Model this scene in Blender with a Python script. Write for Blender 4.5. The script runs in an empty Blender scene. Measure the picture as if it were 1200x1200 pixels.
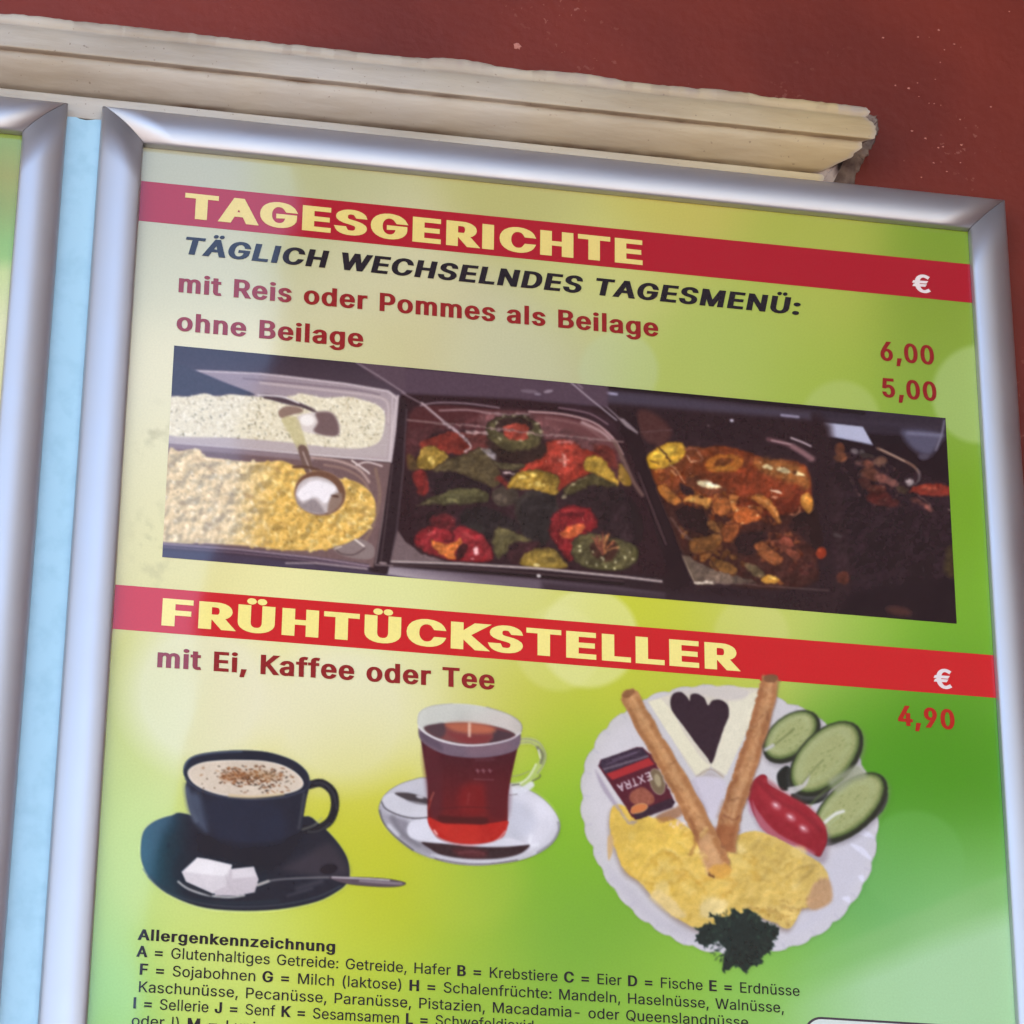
import bpy, math, random
import numpy as np
from mathutils import Vector, Matrix
from mathutils.geometry import tessellate_polygon

SC = bpy.context.scene
COL = SC.collection

# ------------------------------------------------------------------ camera
# poster frame of reference: u to the right, v down from the top inner corner of the
# menu frame, n into the wall; Blender point = (u, n, Z0 - v)
Z0 = 2.6
FPX = 3836.45                       # focal length in pixels of a 1200 px wide picture
RM = np.array([[0.98286809, -0.00677363, -0.18418585],
               [0.08433695, 0.90509575, 0.41676007],
               [0.16388285, -0.42515385, 0.890161]])
CAM = np.array([-0.08349982, 1.00156858, -1.64792632])

def V(u, v, n=0.0):
    return (u, n, Z0 - v)

cam_data = bpy.data.cameras.new('camera')
cam_data.sensor_width = 36.0
cam_data.lens = FPX / 1200.0 * 36.0
cam_data.clip_start = 0.05
cam_data.clip_end = 500.0
cam = bpy.data.objects.new('camera', cam_data)
COL.objects.link(cam)
def bl(a):
    return Vector((a[0], a[2], -a[1]))
mx = Matrix.Identity(4)
cx, cy, cz = bl(RM[0]), -bl(RM[1]), -bl(RM[2])
for i in range(3):
    mx[i][0], mx[i][1], mx[i][2] = cx[i], cy[i], cz[i]
p = V(CAM[0], CAM[1], CAM[2])
mx[0][3], mx[1][3], mx[2][3] = p
cam.matrix_world = mx
SC.camera = cam

# ------------------------------------------------------------------ world, sun, exposure
SUN_EL, SUN_AZ = math.radians(48), math.radians(40)    # azimuth seen from the wall: from the front right, mostly kept off by the roof
world = bpy.data.worlds.new('World')
SC.world = world
world.use_nodes = True
nt = world.node_tree
bg = nt.nodes['Background']
sky = nt.nodes.new('ShaderNodeTexSky')
sky.sky_type = 'NISHITA'
sky.sun_disc = False
sky.sun_elevation = SUN_EL
sky.sun_rotation = math.pi + SUN_AZ * -1.0
sky.air_density = 1.0
sky.dust_density = 0.3
sky.ozone_density = 2.0
nt.links.new(sky.outputs[0], bg.inputs[0])
bg.inputs[1].default_value = 0.15
sun_data = bpy.data.lights.new('sun', 'SUN')
sun_data.energy = 4.5
sun_data.angle = math.radians(12)
sun_data.color = (1.0, 0.93, 0.84)
sun = bpy.data.objects.new('sun', sun_data)
sd = Vector((math.sin(SUN_AZ) * math.cos(SUN_EL), -math.cos(SUN_AZ) * math.cos(SUN_EL), math.sin(SUN_EL)))
sun.rotation_euler = sd.to_track_quat('Z', 'Y').to_euler()
COL.objects.link(sun)
SC.view_settings.view_transform = 'Standard'
SC.view_settings.look = 'None'
SC.view_settings.gamma = 1.0
SC.view_settings.exposure = 2.05

PRINT_GAIN = 0.90                   # print albedo = photograph value (linear) * gain

# ------------------------------------------------------------------ maths helpers
def uv2px(u, v):
    P = np.stack([u - CAM[0], v - CAM[1], 0 * u - CAM[2]])
    q = np.tensordot(RM, P, 1)
    return 600 + FPX * q[0] / q[2], 600 + FPX * q[1] / q[2]

def px2uv(x, y, n=0.0):
    x = np.asarray(x, float); y = np.asarray(y, float)
    d = np.tensordot(RM.T, np.stack([(x - 600) / FPX, (y - 600) / FPX, np.ones_like(x)]), 1)
    k = (n - CAM[2]) / d[2]
    return CAM[0] + k * d[0], CAM[1] + k * d[1]

def lin(c):
    c = np.clip(np.asarray(c, float), 0, 1)
    return np.where(c <= 0.04045, c / 12.92, ((c + 0.055) / 1.055) ** 2.4)

def lin255(c):
    return tuple(float(x) for x in lin(np.array(c) / 255.0))

# ------------------------------------------------------------------ materials
def new_mat(name):
    m = bpy.data.materials.new(name)
    m.use_nodes = True
    nt = m.node_tree
    return m, nt, nt.nodes['Principled BSDF']

def N(nt, t, **kw):
    n = nt.nodes.new(t)
    for k, v in kw.items():
        setattr(n, k, v)
    return n

def cover_gloss(nt, b):
    """every print lies under the same clear, slightly wavy cover sheet"""
    b.inputs['Roughness'].default_value = 0.55
    b.inputs['Specular IOR Level'].default_value = 0.0
    b.inputs['Coat Weight'].default_value = 1.0
    b.inputs['Coat Roughness'].default_value = 0.05
    b.inputs['Coat IOR'].default_value = 1.49
    tc = N(nt, 'ShaderNodeTexCoord')
    n1 = N(nt, 'ShaderNodeTexNoise'); n1.inputs['Scale'].default_value = 9.0; n1.inputs['Detail'].default_value = 1.5
    bp = N(nt, 'ShaderNodeBump'); bp.inputs['Strength'].default_value = 0.12; bp.inputs['Distance'].default_value = 0.01
    geo = N(nt, 'ShaderNodeNewGeometry')
    nt.links.new(geo.outputs['Position'], n1.inputs['Vector'])
    nt.links.new(n1.outputs['Fac'], bp.inputs['Height'])
    nt.links.new(bp.outputs['Normal'], b.inputs['Coat Normal'])

def paper_grain(nt, src, b):
    """faint print grain and dust on the colour"""
    geo = N(nt, 'ShaderNodeNewGeometry')
    g = N(nt, 'ShaderNodeTexNoise'); g.inputs['Scale'].default_value = 900.0; g.inputs['Detail'].default_value = 2.0
    nt.links.new(geo.outputs['Position'], g.inputs['Vector'])
    mr = N(nt, 'ShaderNodeMapRange'); mr.inputs['To Min'].default_value = 0.965; mr.inputs['To Max'].default_value = 1.03
    mr.inputs['From Min'].default_value = 0.3; mr.inputs['From Max'].default_value = 0.7
    nt.links.new(g.outputs['Fac'], mr.inputs['Value'])
    mu = N(nt, 'ShaderNodeVectorMath', operation='SCALE')
    nt.links.new(src, mu.inputs[0]); nt.links.new(mr.outputs[0], mu.inputs['Scale'])
    nt.links.new(mu.outputs[0], b.inputs['Base Color'])

def print_image_mat():
    m, nt, b = new_mat('printed_paper')
    at = N(nt, 'ShaderNodeAttribute'); at.attribute_name = 'ink'
    paper_grain(nt, at.outputs['Color'], b)
    cover_gloss(nt, b)
    return m

def ink_mat(name, c255, gain=None):
    m, nt, b = new_mat(name)
    rgb = N(nt, 'ShaderNodeRGB')
    g = PRINT_GAIN if gain is None else gain
    rgb.outputs[0].default_value = tuple(min(0.85, x * g) for x in lin255(c255)) + (1,)
    paper_grain(nt, rgb.outputs[0], b)
    cover_gloss(nt, b)
    return m

# ------------------------------------------------------------------ object helpers
def tag(o, label=None, category=None, group=None, kind=None):
    for k, v in (('label', label), ('category', category), ('group', group), ('kind', kind)):
        if v:
            o[k] = v
    return o

def obj(name, verts, faces, mat, parent=None, smooth=False):
    me = bpy.data.meshes.new(name)
    me.from_pydata([tuple(v) for v in verts], [], faces)
    me.update()
    if smooth:
        me.polygons.foreach_set('use_smooth', [True] * len(me.polygons))
    if mat:
        me.materials.append(mat)
    o = bpy.data.objects.new(name, me)
    COL.objects.link(o)
    if parent:
        o.parent = parent
    return o

def empty(name, parent=None):
    o = bpy.data.objects.new(name, None)
    o.empty_display_size = 0.05
    COL.objects.link(o)
    if parent:
        o.parent = parent
    return o

def box(x0, x1, y0, y1, z0, z1):
    vs = [(x, y, z) for x in (x0, x1) for y in (y0, y1) for z in (z0, z1)]
    fs = [(0, 1, 3, 2), (4, 6, 7, 5), (0, 4, 5, 1), (2, 3, 7, 6), (0, 2, 6, 4), (1, 5, 7, 3)]
    return vs, fs

def colour_mesh(name, P, idx, colour, mat, parent):
    """fast quad mesh: P (k,3) points, idx (m,4), colour (k,3) linear"""
    me = bpy.data.meshes.new(name)
    me.vertices.add(len(P)); me.vertices.foreach_set('co', np.asarray(P, np.float32).ravel())
    m = len(idx)
    me.loops.add(m * 4); me.loops.foreach_set('vertex_index', np.asarray(idx, np.int32).ravel())
    me.polygons.add(m); me.polygons.foreach_set('loop_start', np.arange(0, m * 4, 4, dtype=np.int32))
    me.update(calc_edges=True)
    ca = me.color_attributes.new('ink', 'FLOAT_COLOR', 'POINT')
    c4 = np.ones((len(P), 4), np.float32); c4[:, :3] = colour
    ca.data.foreach_set('color', c4.ravel())
    me.materials.append(mat)
    o = bpy.data.objects.new(name, me)
    COL.objects.link(o)
    if parent:
        o.parent = parent
    return o

# ------------------------------------------------------------------ the setting
def wall_mat():
    m, nt, b = new_mat('rust_red_wall_paint')
    geo = N(nt, 'ShaderNodeNewGeometry')
    n1 = N(nt, 'ShaderNodeTexNoise'); n1.inputs['Scale'].default_value = 5.0; n1.inputs['Detail'].default_value = 4.0
    n2 = N(nt, 'ShaderNodeTexNoise'); n2.inputs['Scale'].default_value = 120.0; n2.inputs['Detail'].default_value = 5.0
    n3 = N(nt, 'ShaderNodeTexNoise'); n3.inputs['Scale'].default_value = 230.0; n3.inputs['Detail'].default_value = 3.0
    n4 = N(nt, 'ShaderNodeTexNoise'); n4.inputs['Scale'].default_value = 14.0; n4.inputs['Detail'].default_value = 2.0
    for n in (n1, n2, n3, n4):
        nt.links.new(geo.outputs['Position'], n.inputs['Vector'])
    cr = N(nt, 'ShaderNodeValToRGB')
    cr.color_ramp.elements[0].position = 0.35; cr.color_ramp.elements[0].color = lin255((98, 33, 24)) + (1,)
    cr.color_ramp.elements[1].position = 0.62; cr.color_ramp.elements[1].color = lin255((119, 43, 30)) + (1,)
    nt.links.new(n1.outputs['Fac'], cr.inputs['Fac'])
    # scuffs: small pale flecks in patches
    a = N(nt, 'ShaderNodeMath', operation='GREATER_THAN'); a.inputs[1].default_value = 0.665
    nt.links.new(n3.outputs['Fac'], a.inputs[0])
    c = N(nt, 'ShaderNodeMapRange'); c.inputs['From Min'].default_value = 0.56; c.inputs['From Max'].default_value = 0.68
    nt.links.new(n4.outputs['Fac'], c.inputs['Value'])
    mul = N(nt, 'ShaderNodeMath', operation='MULTIPLY')
    nt.links.new(a.outputs[0], mul.inputs[0]); nt.links.new(c.outputs[0], mul.inputs[1])
    m2 = N(nt, 'ShaderNodeMath', operation='MULTIPLY'); m2.inputs[1].default_value = 0.3
    nt.links.new(mul.outputs[0], m2.inputs[0])
    mix = N(nt, 'ShaderNodeMixRGB'); mix.inputs[2].default_value = lin255((190, 130, 118)) + (1,)
    nt.links.new(m2.outputs[0], mix.inputs[0]); nt.links.new(cr.outputs[0], mix.inputs[1])
    nt.links.new(mix.outputs[0], b.inputs['Base Color'])
    bp = N(nt, 'ShaderNodeBump'); bp.inputs['Strength'].default_value = 0.22; bp.inputs['Distance'].default_value = 0.002
    nt.links.new(n2.outputs['Fac'], bp.inputs['Height'])
    nt.links.new(bp.outputs[0], b.inputs['Normal'])
    b.inputs['Roughness'].default_value = 0.5
    b.inputs['Specular IOR Level'].default_value = 0.32
    return m

WALL_N = 0.016
vs, fs = box(-4.0, 5.0, WALL_N, WALL_N + 0.25, 0.0, Z0 + 2.2)
wall = obj('wall', vs, fs, wall_mat())
tag(wall, 'rust red painted wall behind the menu frames', kind='structure')

m, nt, b = new_mat('warm_pavement')
geo = N(nt, 'ShaderNodeNewGeometry')
n1 = N(nt, 'ShaderNodeTexNoise'); n1.inputs['Scale'].default_value = 3.0; n1.inputs['Detail'].default_value = 6.0
nt.links.new(geo.outputs['Position'], n1.inputs['Vector'])
cr = N(nt, 'ShaderNodeValToRGB')
cr.color_ramp.elements[0].color = (0.34, 0.27, 0.21, 1); cr.color_ramp.elements[1].color = (0.47, 0.38, 0.30, 1)
nt.links.new(n1.outputs['Fac'], cr.inputs['Fac']); nt.links.new(cr.outputs[0], b.inputs['Base Color'])
b.inputs['Roughness'].default_value = 0.85
pav = obj('pavement', [(-60, -120, 0), (60, -120, 0), (60, 0.5, 0), (-60, 0.5, 0)], [(0, 1, 2, 3)], m)  # unseen ground, tinted warm for its bounce light
tag(pav, kind='structure')

# roof over the shop front: its left edge mirrors in the cover sheet
m, nt, b = new_mat('dark_timber_soffit')
geo = N(nt, 'ShaderNodeNewGeometry')
n1 = N(nt, 'ShaderNodeTexWave'); n1.inputs['Scale'].default_value = 4.0; n1.inputs['Distortion'].default_value = 1.0
nt.links.new(geo.outputs['Position'], n1.inputs['Vector'])
cr = N(nt, 'ShaderNodeValToRGB')
cr.color_ramp.elements[0].color = (0.17, 0.13, 0.12, 1); cr.color_ramp.elements[1].color = (0.26, 0.19, 0.18, 1)
nt.links.new(n1.outputs['Fac'], cr.inputs['Fac']); nt.links.new(cr.outputs[0], b.inputs['Base Color'])
ROOF_V, EDGE, EAVE = 1.0, 0.27, 1.25
zz = Z0 + ROOF_V
prof = [(-4.0, -EAVE), (EDGE, -EAVE), (EDGE + 0.08, -6.0), (5.0, -6.0), (5.0, WALL_N), (-4.0, WALL_N)]
vs = [(x, y, zz) for x, y in prof] + [(x, y, zz + 0.12) for x, y in prof]
fs = [tuple(range(6)), tuple(range(11, 5, -1))] + [(i, i + 6, (i + 1) % 6 + 6, (i + 1) % 6) for i in range(6)]
roof = obj('porch_roof', vs, fs, m)
tag(roof, kind='structure')

vs, fs = box(2.0, 2.2, -3.0, WALL_N - .002, 0.0, Z0 + ROOF_V - .002)  # unseen wall, added to cut the light from the right
side = obj('added_light_block', vs, fs, wall.data.materials[0])
tag(side, kind='structure')

# ------------------------------------------------------------------ moulding
def vnoise1(x, seed, scale):
    r = np.random.RandomState(seed).rand(4096)
    t = x / scale + 1000
    i = np.floor(t).astype(int); f = t - i; f = f * f * (3 - 2 * f)
    return r[i % 4096] * (1 - f) + r[(i + 1) % 4096] * f - 0.5

def moulding_mat():
    m, nt, b = new_mat('old_cream_gloss_paint')
    geo = N(nt, 'ShaderNodeNewGeometry')
    mp = N(nt, 'ShaderNodeMapping'); mp.inputs['Scale'].default_value = (0.35, 1, 1.6)
    nt.links.new(geo.outputs['Position'], mp.inputs['Vector'])
    n1 = N(nt, 'ShaderNodeTexNoise'); n1.inputs['Scale'].default_value = 22; n1.inputs['Detail'].default_value = 5
    n2 = N(nt, 'ShaderNodeTexNoise'); n2.inputs['Scale'].default_value = 160; n2.inputs['Detail'].default_value = 4
    n3 = N(nt, 'ShaderNodeTexNoise'); n3.inputs['Scale'].default_value = 420; n3.inputs['Detail'].default_value = 2
    nt.links.new(mp.outputs[0], n1.inputs['Vector']); nt.links.new(mp.outputs[0], n2.inputs['Vector'])
    nt.links.new(geo.outputs['Position'], n3.inputs['Vector'])
    at = N(nt, 'ShaderNodeAttribute'); at.attribute_name = 'ink'
    sep = N(nt, 'ShaderNodeSeparateColor'); nt.links.new(at.outputs['Color'], sep.inputs[0])
    # R: painted shade and dirt amount, G: yellowing, B: bare plaster
    base = N(nt, 'ShaderNodeMixRGB'); base.inputs[1].default_value = lin255((176, 168, 158)) + (1,)
    base.inputs[2].default_value = lin255((188, 168, 128)) + (1,)
    nt.links.new(sep.outputs[1], base.inputs[0])
    bl1 = N(nt, 'ShaderNodeMixRGB', blend_type='MULTIPLY'); bl1.inputs[0].default_value = 1
    cr = N(nt, 'ShaderNodeValToRGB')
    cr.color_ramp.elements[0].position = 0.32; cr.color_ramp.elements[0].color = (0.74, 0.69, 0.62, 1)
    cr.color_ramp.elements[1].position = 0.58; cr.color_ramp.elements[1].color = (1, 1, 1, 1)
    nt.links.new(n1.outputs['Fac'], cr.inputs[0])
    nt.links.new(base.outputs[0], bl1.inputs[1]); nt.links.new(cr.outputs[0], bl1.inputs[2])
    # shade of lip and grooves put into the colour, with some dirt
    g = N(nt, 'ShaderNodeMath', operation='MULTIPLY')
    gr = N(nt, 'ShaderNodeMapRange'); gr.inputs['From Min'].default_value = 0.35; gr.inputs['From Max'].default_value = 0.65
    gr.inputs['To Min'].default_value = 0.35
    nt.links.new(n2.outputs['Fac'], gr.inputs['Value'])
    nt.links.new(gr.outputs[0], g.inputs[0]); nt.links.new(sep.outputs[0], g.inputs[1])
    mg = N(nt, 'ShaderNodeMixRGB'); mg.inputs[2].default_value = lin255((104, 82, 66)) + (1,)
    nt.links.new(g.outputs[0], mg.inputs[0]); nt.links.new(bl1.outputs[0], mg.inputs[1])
    # specks
    sp = N(nt, 'ShaderNodeMath', operation='GREATER_THAN'); sp.inputs[1].default_value = 0.73
    nt.links.new(n3.outputs['Fac'], sp.inputs[0])
    sm = N(nt, 'ShaderNodeMath', operation='MULTIPLY'); sm.inputs[1].default_value = 0.5
    nt.links.new(sp.outputs[0], sm.inputs[0])
    ms = N(nt, 'ShaderNodeMixRGB'); ms.inputs[2].default_value = lin255((96, 74, 60)) + (1,)
    nt.links.new(sm.outputs[0], ms.inputs[0]); nt.links.new(mg.outputs[0], ms.inputs[1])
    mb = N(nt, 'ShaderNodeMixRGB'); mb.inputs[2].default_value = lin255((160, 146, 134)) + (1,)
    nt.links.new(sep.outputs[2], mb.inputs[0]); nt.links.new(ms.outputs[0], mb.inputs[1])
    nt.links.new(mb.outputs[0], b.inputs['Base Color'])
    b.inputs['Roughness'].default_value = 0.45
    bp = N(nt, 'ShaderNodeBump'); bp.inputs['Strength'].default_value = 0.35; bp.inputs['Distance'].default_value = 0.0015
    nt.links.new(n2.outputs['Fac'], bp.inputs['Height']); nt.links.new(bp.outputs[0], b.inputs['Normal'])
    return m

def spline_profile(pts, sub):
    out = []
    n = len(pts)
    for i in range(n - 1):
        p0, p1, p2, p3 = (np.array(pts[max(0, i - 1)]), np.array(pts[i]), np.array(pts[i + 1]), np.array(pts[min(n - 1, i + 2)]))
        for k in range(sub):
            t = k / sub
            out.append(0.5 * ((2 * p1) + (-p0 + p2) * t + (2 * p0 - 5 * p1 + 4 * p2 - p3) * t * t + (-p0 + 3 * p1 - 3 * p2 + p3) * t ** 3))
    out.append(np.array(pts[-1]))
    return out

# (depth n, v, painted groove shade with dirt)
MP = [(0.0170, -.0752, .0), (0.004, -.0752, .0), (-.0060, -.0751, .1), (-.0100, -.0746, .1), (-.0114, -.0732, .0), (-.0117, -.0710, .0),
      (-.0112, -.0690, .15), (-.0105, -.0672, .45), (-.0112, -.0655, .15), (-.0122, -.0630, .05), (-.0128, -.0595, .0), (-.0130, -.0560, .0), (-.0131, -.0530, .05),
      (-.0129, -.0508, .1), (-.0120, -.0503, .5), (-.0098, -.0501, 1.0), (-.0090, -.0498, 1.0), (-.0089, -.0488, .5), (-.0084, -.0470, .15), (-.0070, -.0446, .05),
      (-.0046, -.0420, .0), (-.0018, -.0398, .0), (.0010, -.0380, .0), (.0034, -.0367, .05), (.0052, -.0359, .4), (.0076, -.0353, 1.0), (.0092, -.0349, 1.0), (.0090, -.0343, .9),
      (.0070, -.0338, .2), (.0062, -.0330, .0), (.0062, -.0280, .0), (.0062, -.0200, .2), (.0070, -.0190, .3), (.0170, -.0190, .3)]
pr = spline_profile(MP, 3)
nx = 640
xs = np.concatenate([np.linspace(-1.5, -0.14, 30, endpoint=False), np.linspace(-0.14, 0.0, 1)])
tpar = np.linspace(0, 1, nx)
pts, cols = [], []
smear = lambda x, a, b_: np.clip(1 - np.abs((x - (a + b_) / 2) / ((b_ - a) / 2)) ** 4, 0, 1)
for j, q in enumerate(pr):
    n, v, gr = q
    xe = .410 + 1.42 * (.008 - n)
    xe = min(xe, 0.4405)
    xe += vnoise1(np.array([v]), 5, .0016)[0] * .003
    x = -1.2 + (xe + 1.2) * np.concatenate([np.linspace(0, .62, 20, endpoint=False), np.linspace(.62, 1, nx)])
    w = np.clip((-v - .066) / .006, 0, 1)          # only the top edge is ragged
    dv = w * (vnoise1(x, 3, .011) * .0010 + vnoise1(x, 4, .003) * .0006
              - .0020 * smear(x, .165, .205) - .0016 * smear(x, .225, .285) - .0012 * smear(x, .33, .37))
    dn = vnoise1(x, 11, .03) * .0003 + vnoise1(x, 31 + j // 6, .008) * .0001
    pts.append(np.stack([x, n + dn, Z0 - (v + dv)], 1))
    shade_grime = np.clip(gr * (0.7 + 0.6 * vnoise1(x, 8, .03)) + w * .35 * (vnoise1(x, 9, .008) > .12), 0, 1)
    yel = np.clip((x - .10) / .30, 0, 1) ** 1.4 * .95 + vnoise1(x, 77, .03) * .2
    bare = np.clip(w * 1.3 * (smear(x, .16, .205) + smear(x, .228, .29) + smear(x, .30, .36) * .6 + (x > .418)) , 0, 1) * (0.6 + vnoise1(x, 12, .004)) \
        + np.clip((x - (xe - .0035)) / .003, 0, 1) * .7
    cols.append(np.stack([shade_grime, np.clip(yel, 0, 1), np.clip(bare, 0, 1)], 1))
NJ, NI = len(pts), len(pts[0])
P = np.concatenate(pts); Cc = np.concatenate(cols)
jj, ii = np.meshgrid(np.arange(NJ - 1), np.arange(NI - 1), indexing='ij')
a = jj * NI + ii
idx = np.stack([a, a + NI, a + NI + 1, a + 1], -1).reshape(-1, 4)
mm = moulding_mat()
trim = empty('moulding')
tag(trim, 'cream painted moulding with chipped top edge running above the menu frames', 'moulding')
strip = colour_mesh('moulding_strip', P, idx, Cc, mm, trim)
strip.data.polygons.foreach_set('use_smooth', [True] * len(strip.data.polygons))

# the raw broken end of the moulding
m, nt, b = new_mat('bare_plaster')
geo = N(nt, 'ShaderNodeNewGeometry')
n1 = N(nt, 'ShaderNodeTexNoise'); n1.inputs['Scale'].default_value = 90; n1.inputs['Detail'].default_value = 6
nt.links.new(geo.outputs['Position'], n1.inputs['Vector'])
cr = N(nt, 'ShaderNodeValToRGB')
cr.color_ramp.elements[0].position = .35; cr.color_ramp.elements[0].color = lin255((88, 70, 66)) + (1,)
cr.color_ramp.elements[1].position = .65; cr.color_ramp.elements[1].color = lin255((142, 124, 112)) + (1,)
nt.links.new(n1.outputs['Fac'], cr.inputs[0]); nt.links.new(cr.outputs[0], b.inputs['Base Color'])
bp = N(nt, 'ShaderNodeBump'); bp.inputs['Distance'].default_value = .003; bp.inputs['Strength'].default_value = .8
nt.links.new(n1.outputs['Fac'], bp.inputs['Height']); nt.links.new(bp.outputs[0], b.inputs['Normal'])
b.inputs['Roughness'].default_value = .9
bare = m
rr = random.Random(4)
end = [tuple(q[-1]) for q in pts]
cv = Vector((0, 0, 0))
for e in end: cv += Vector(e) / len(end)
cv.x += .002
obj('broken_end', end + [tuple(cv)], [(i, (i + 1) % len(end), len(end)) for i in range(len(end))], bare, trim, True)

def ragged_patch(name, pxs, n0, thick, mat, parent, seed, jit=.0008, sub=6):
    r = random.Random(seed)
    ring = []
    L = len(pxs)
    for i in range(L):
        for k in range(sub):
            t = k / sub
            x = pxs[i][0] * (1 - t) + pxs[(i + 1) % L][0] * t
            y = pxs[i][1] * (1 - t) + pxs[(i + 1) % L][1] * t
            u, v = px2uv(x, y, n0)
            ring.append((float(u) + r.uniform(-jit, jit), float(v) + r.uniform(-jit, jit)))
    cu = sum(q[0] for q in ring) / len(ring); cvv = sum(q[1] for q in ring) / len(ring)
    vs = [V(u, v, n0) for u, v in ring]
    vs += [V(cu + (u - cu) * .93, cvv + (v - cvv) * .93, n0 - thick * r.uniform(.6, 1)) for u, v in ring]
    vs.append(V(cu, cvv, n0 - thick))
    M = len(ring)
    fs = [(i, (i + 1) % M, M + (i + 1) % M, M + i) for i in range(M)] + [(M + i, M + (i + 1) % M, 2 * M) for i in range(M)]
    return obj(name, vs, fs, mat, parent)

ragged_patch('bare_plaster_patch', [(950, 190), (985, 150), (1008, 128), (1027, 136), (1030, 150), (1022, 172), (1012, 190), (1003, 204), (1000, 222), (955, 222)],
             WALL_N + .0003, .0022, bare, wall, 3)
chip, nt, b = new_mat('paint_chip')
b.inputs['Base Color'].default_value = lin255((176, 112, 100)) + (1,)
b.inputs['Roughness'].default_value = .8
ragged_patch('paint_chip', [(602, 51), (607, 51), (612, 55), (609, 58), (603, 57)], WALL_N + .0002, .0006, chip, wall, 8, .0004, 3)
fl = random.Random(21)
for k in range(34):
    fx = fl.gauss(1095, 38); fy = fl.gauss(85, 42) if fl.random() < .75 else fl.uniform(150, 250)
    if 1030 < fx < 1196 and 4 < fy < 232:
        s = fl.uniform(.5, 1.6)
        ragged_patch('paint_chip', [(fx - s, fy), (fx, fy - s * .8), (fx + s * 1.3, fy - s * .4), (fx + s, fy + s * .7)], WALL_N + .0002, .0003, chip, wall, k, .0002, 2)

# ------------------------------------------------------------------ board between the frames
m, nt, b = new_mat('pale_blue_plastic')
b.inputs['Roughness'].default_value = .32
b.inputs['Coat Weight'].default_value = .6
b.inputs['Coat Roughness'].default_value = .15
geo = N(nt, 'ShaderNodeNewGeometry')
n1 = N(nt, 'ShaderNodeTexNoise'); n1.inputs['Scale'].default_value = 110
nt.links.new(geo.outputs['Position'], n1.inputs['Vector'])
n1.inputs['Detail'].default_value = 6
cr = N(nt, 'ShaderNodeValToRGB')
cr.color_ramp.elements[0].position = .30; cr.color_ramp.elements[0].color = lin255((140, 177, 193)) + (1,)
cr.color_ramp.elements[1].position = .55; cr.color_ramp.elements[1].color = lin255((150, 186, 202)) + (1,)
nt.links.new(n1.outputs['Fac'], cr.inputs[0]); nt.links.new(cr.outputs[0], b.inputs['Base Color'])
bp = N(nt, 'ShaderNodeBump'); bp.inputs['Distance'].default_value = .001; bp.inputs['Strength'].default_value = .1
nt.links.new(n1.outputs['Fac'], bp.inputs['Height']); nt.links.new(bp.outputs[0], b.inputs['Normal'])
BT = Z0 + .0180
ring = [(-.70, BT), (-.0425, BT), (-.040, BT + .0002), (-.0375, BT - .0008), (-.034, BT - .0012), (-.0305, BT - .0006), (-.0285, BT - .0001), (-.026, BT), (.515, BT), (.515, Z0 - .73), (-.70, Z0 - .73)]
M = len(ring)
vs = [(x, .0045, z) for x, z in ring] + [(x, .0120, z) for x, z in ring]
fs = [tuple(range(M))[::-1], tuple(range(M, 2 * M))] + [(i, i + M, (i + 1) % M + M, (i + 1) % M) for i in range(M)]
board = obj('mounting_board', vs, fs, m)
tag(board, 'pale blue glossy mounting board showing as a strip between the two frames', 'board')

# ------------------------------------------------------------------ painter for the printed pictures
def smooth_closed(P, sub=5):
    P = np.asarray(P, float); n = len(P); out = []
    for i in range(n):
        p0, p1, p2, p3 = P[i - 1], P[i], P[(i + 1) % n], P[(i + 2) % n]
        for k in range(sub):
            t = k / sub
            out.append(.5 * (2 * p1 + (p2 - p0) * t + (2 * p0 - 5 * p1 + 4 * p2 - p3) * t * t + (3 * p1 - p0 - 3 * p2 + p3) * t ** 3))
    return np.array(out)

def smooth_open(P, sub=5):
    P = [P[0]] + list(P) + [P[-1]]
    P = np.asarray(P, float); out = []
    for i in range(1, len(P) - 2):
        p0, p1, p2, p3 = P[i - 1], P[i], P[i + 1], P[i + 2]
        for k in range(sub):
            t = k / sub
            out.append(.5 * (2 * p1 + (p2 - p0) * t + (2 * p0 - 5 * p1 + 4 * p2 - p3) * t * t + (3 * p1 - p0 - 3 * p2 + p3) * t ** 3))
    out.append(P[-2])
    return np.array(out)

def noise2(X, Y, scale, seed, octaves=1):
    tot = 0; amp = 1; norm = 0
    for o in range(octaves):
        r = np.random.RandomState(seed + o * 17).rand(64, 64)
        x = X / scale + 500.3; y = Y / scale + 500.7
        i = np.floor(x).astype(int); j = np.floor(y).astype(int)
        fx = x - i; fy = y - j; fx = fx * fx * (3 - 2 * fx); fy = fy * fy * (3 - 2 * fy)
        a = r[j % 64, i % 64] * (1 - fx) + r[j % 64, (i + 1) % 64] * fx
        b = r[(j + 1) % 64, i % 64] * (1 - fx) + r[(j + 1) % 64, (i + 1) % 64] * fx
        tot = tot + amp * (a * (1 - fy) + b * fy); norm += amp
        amp *= .55; scale = scale / 2
    return tot / norm - .5

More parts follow.
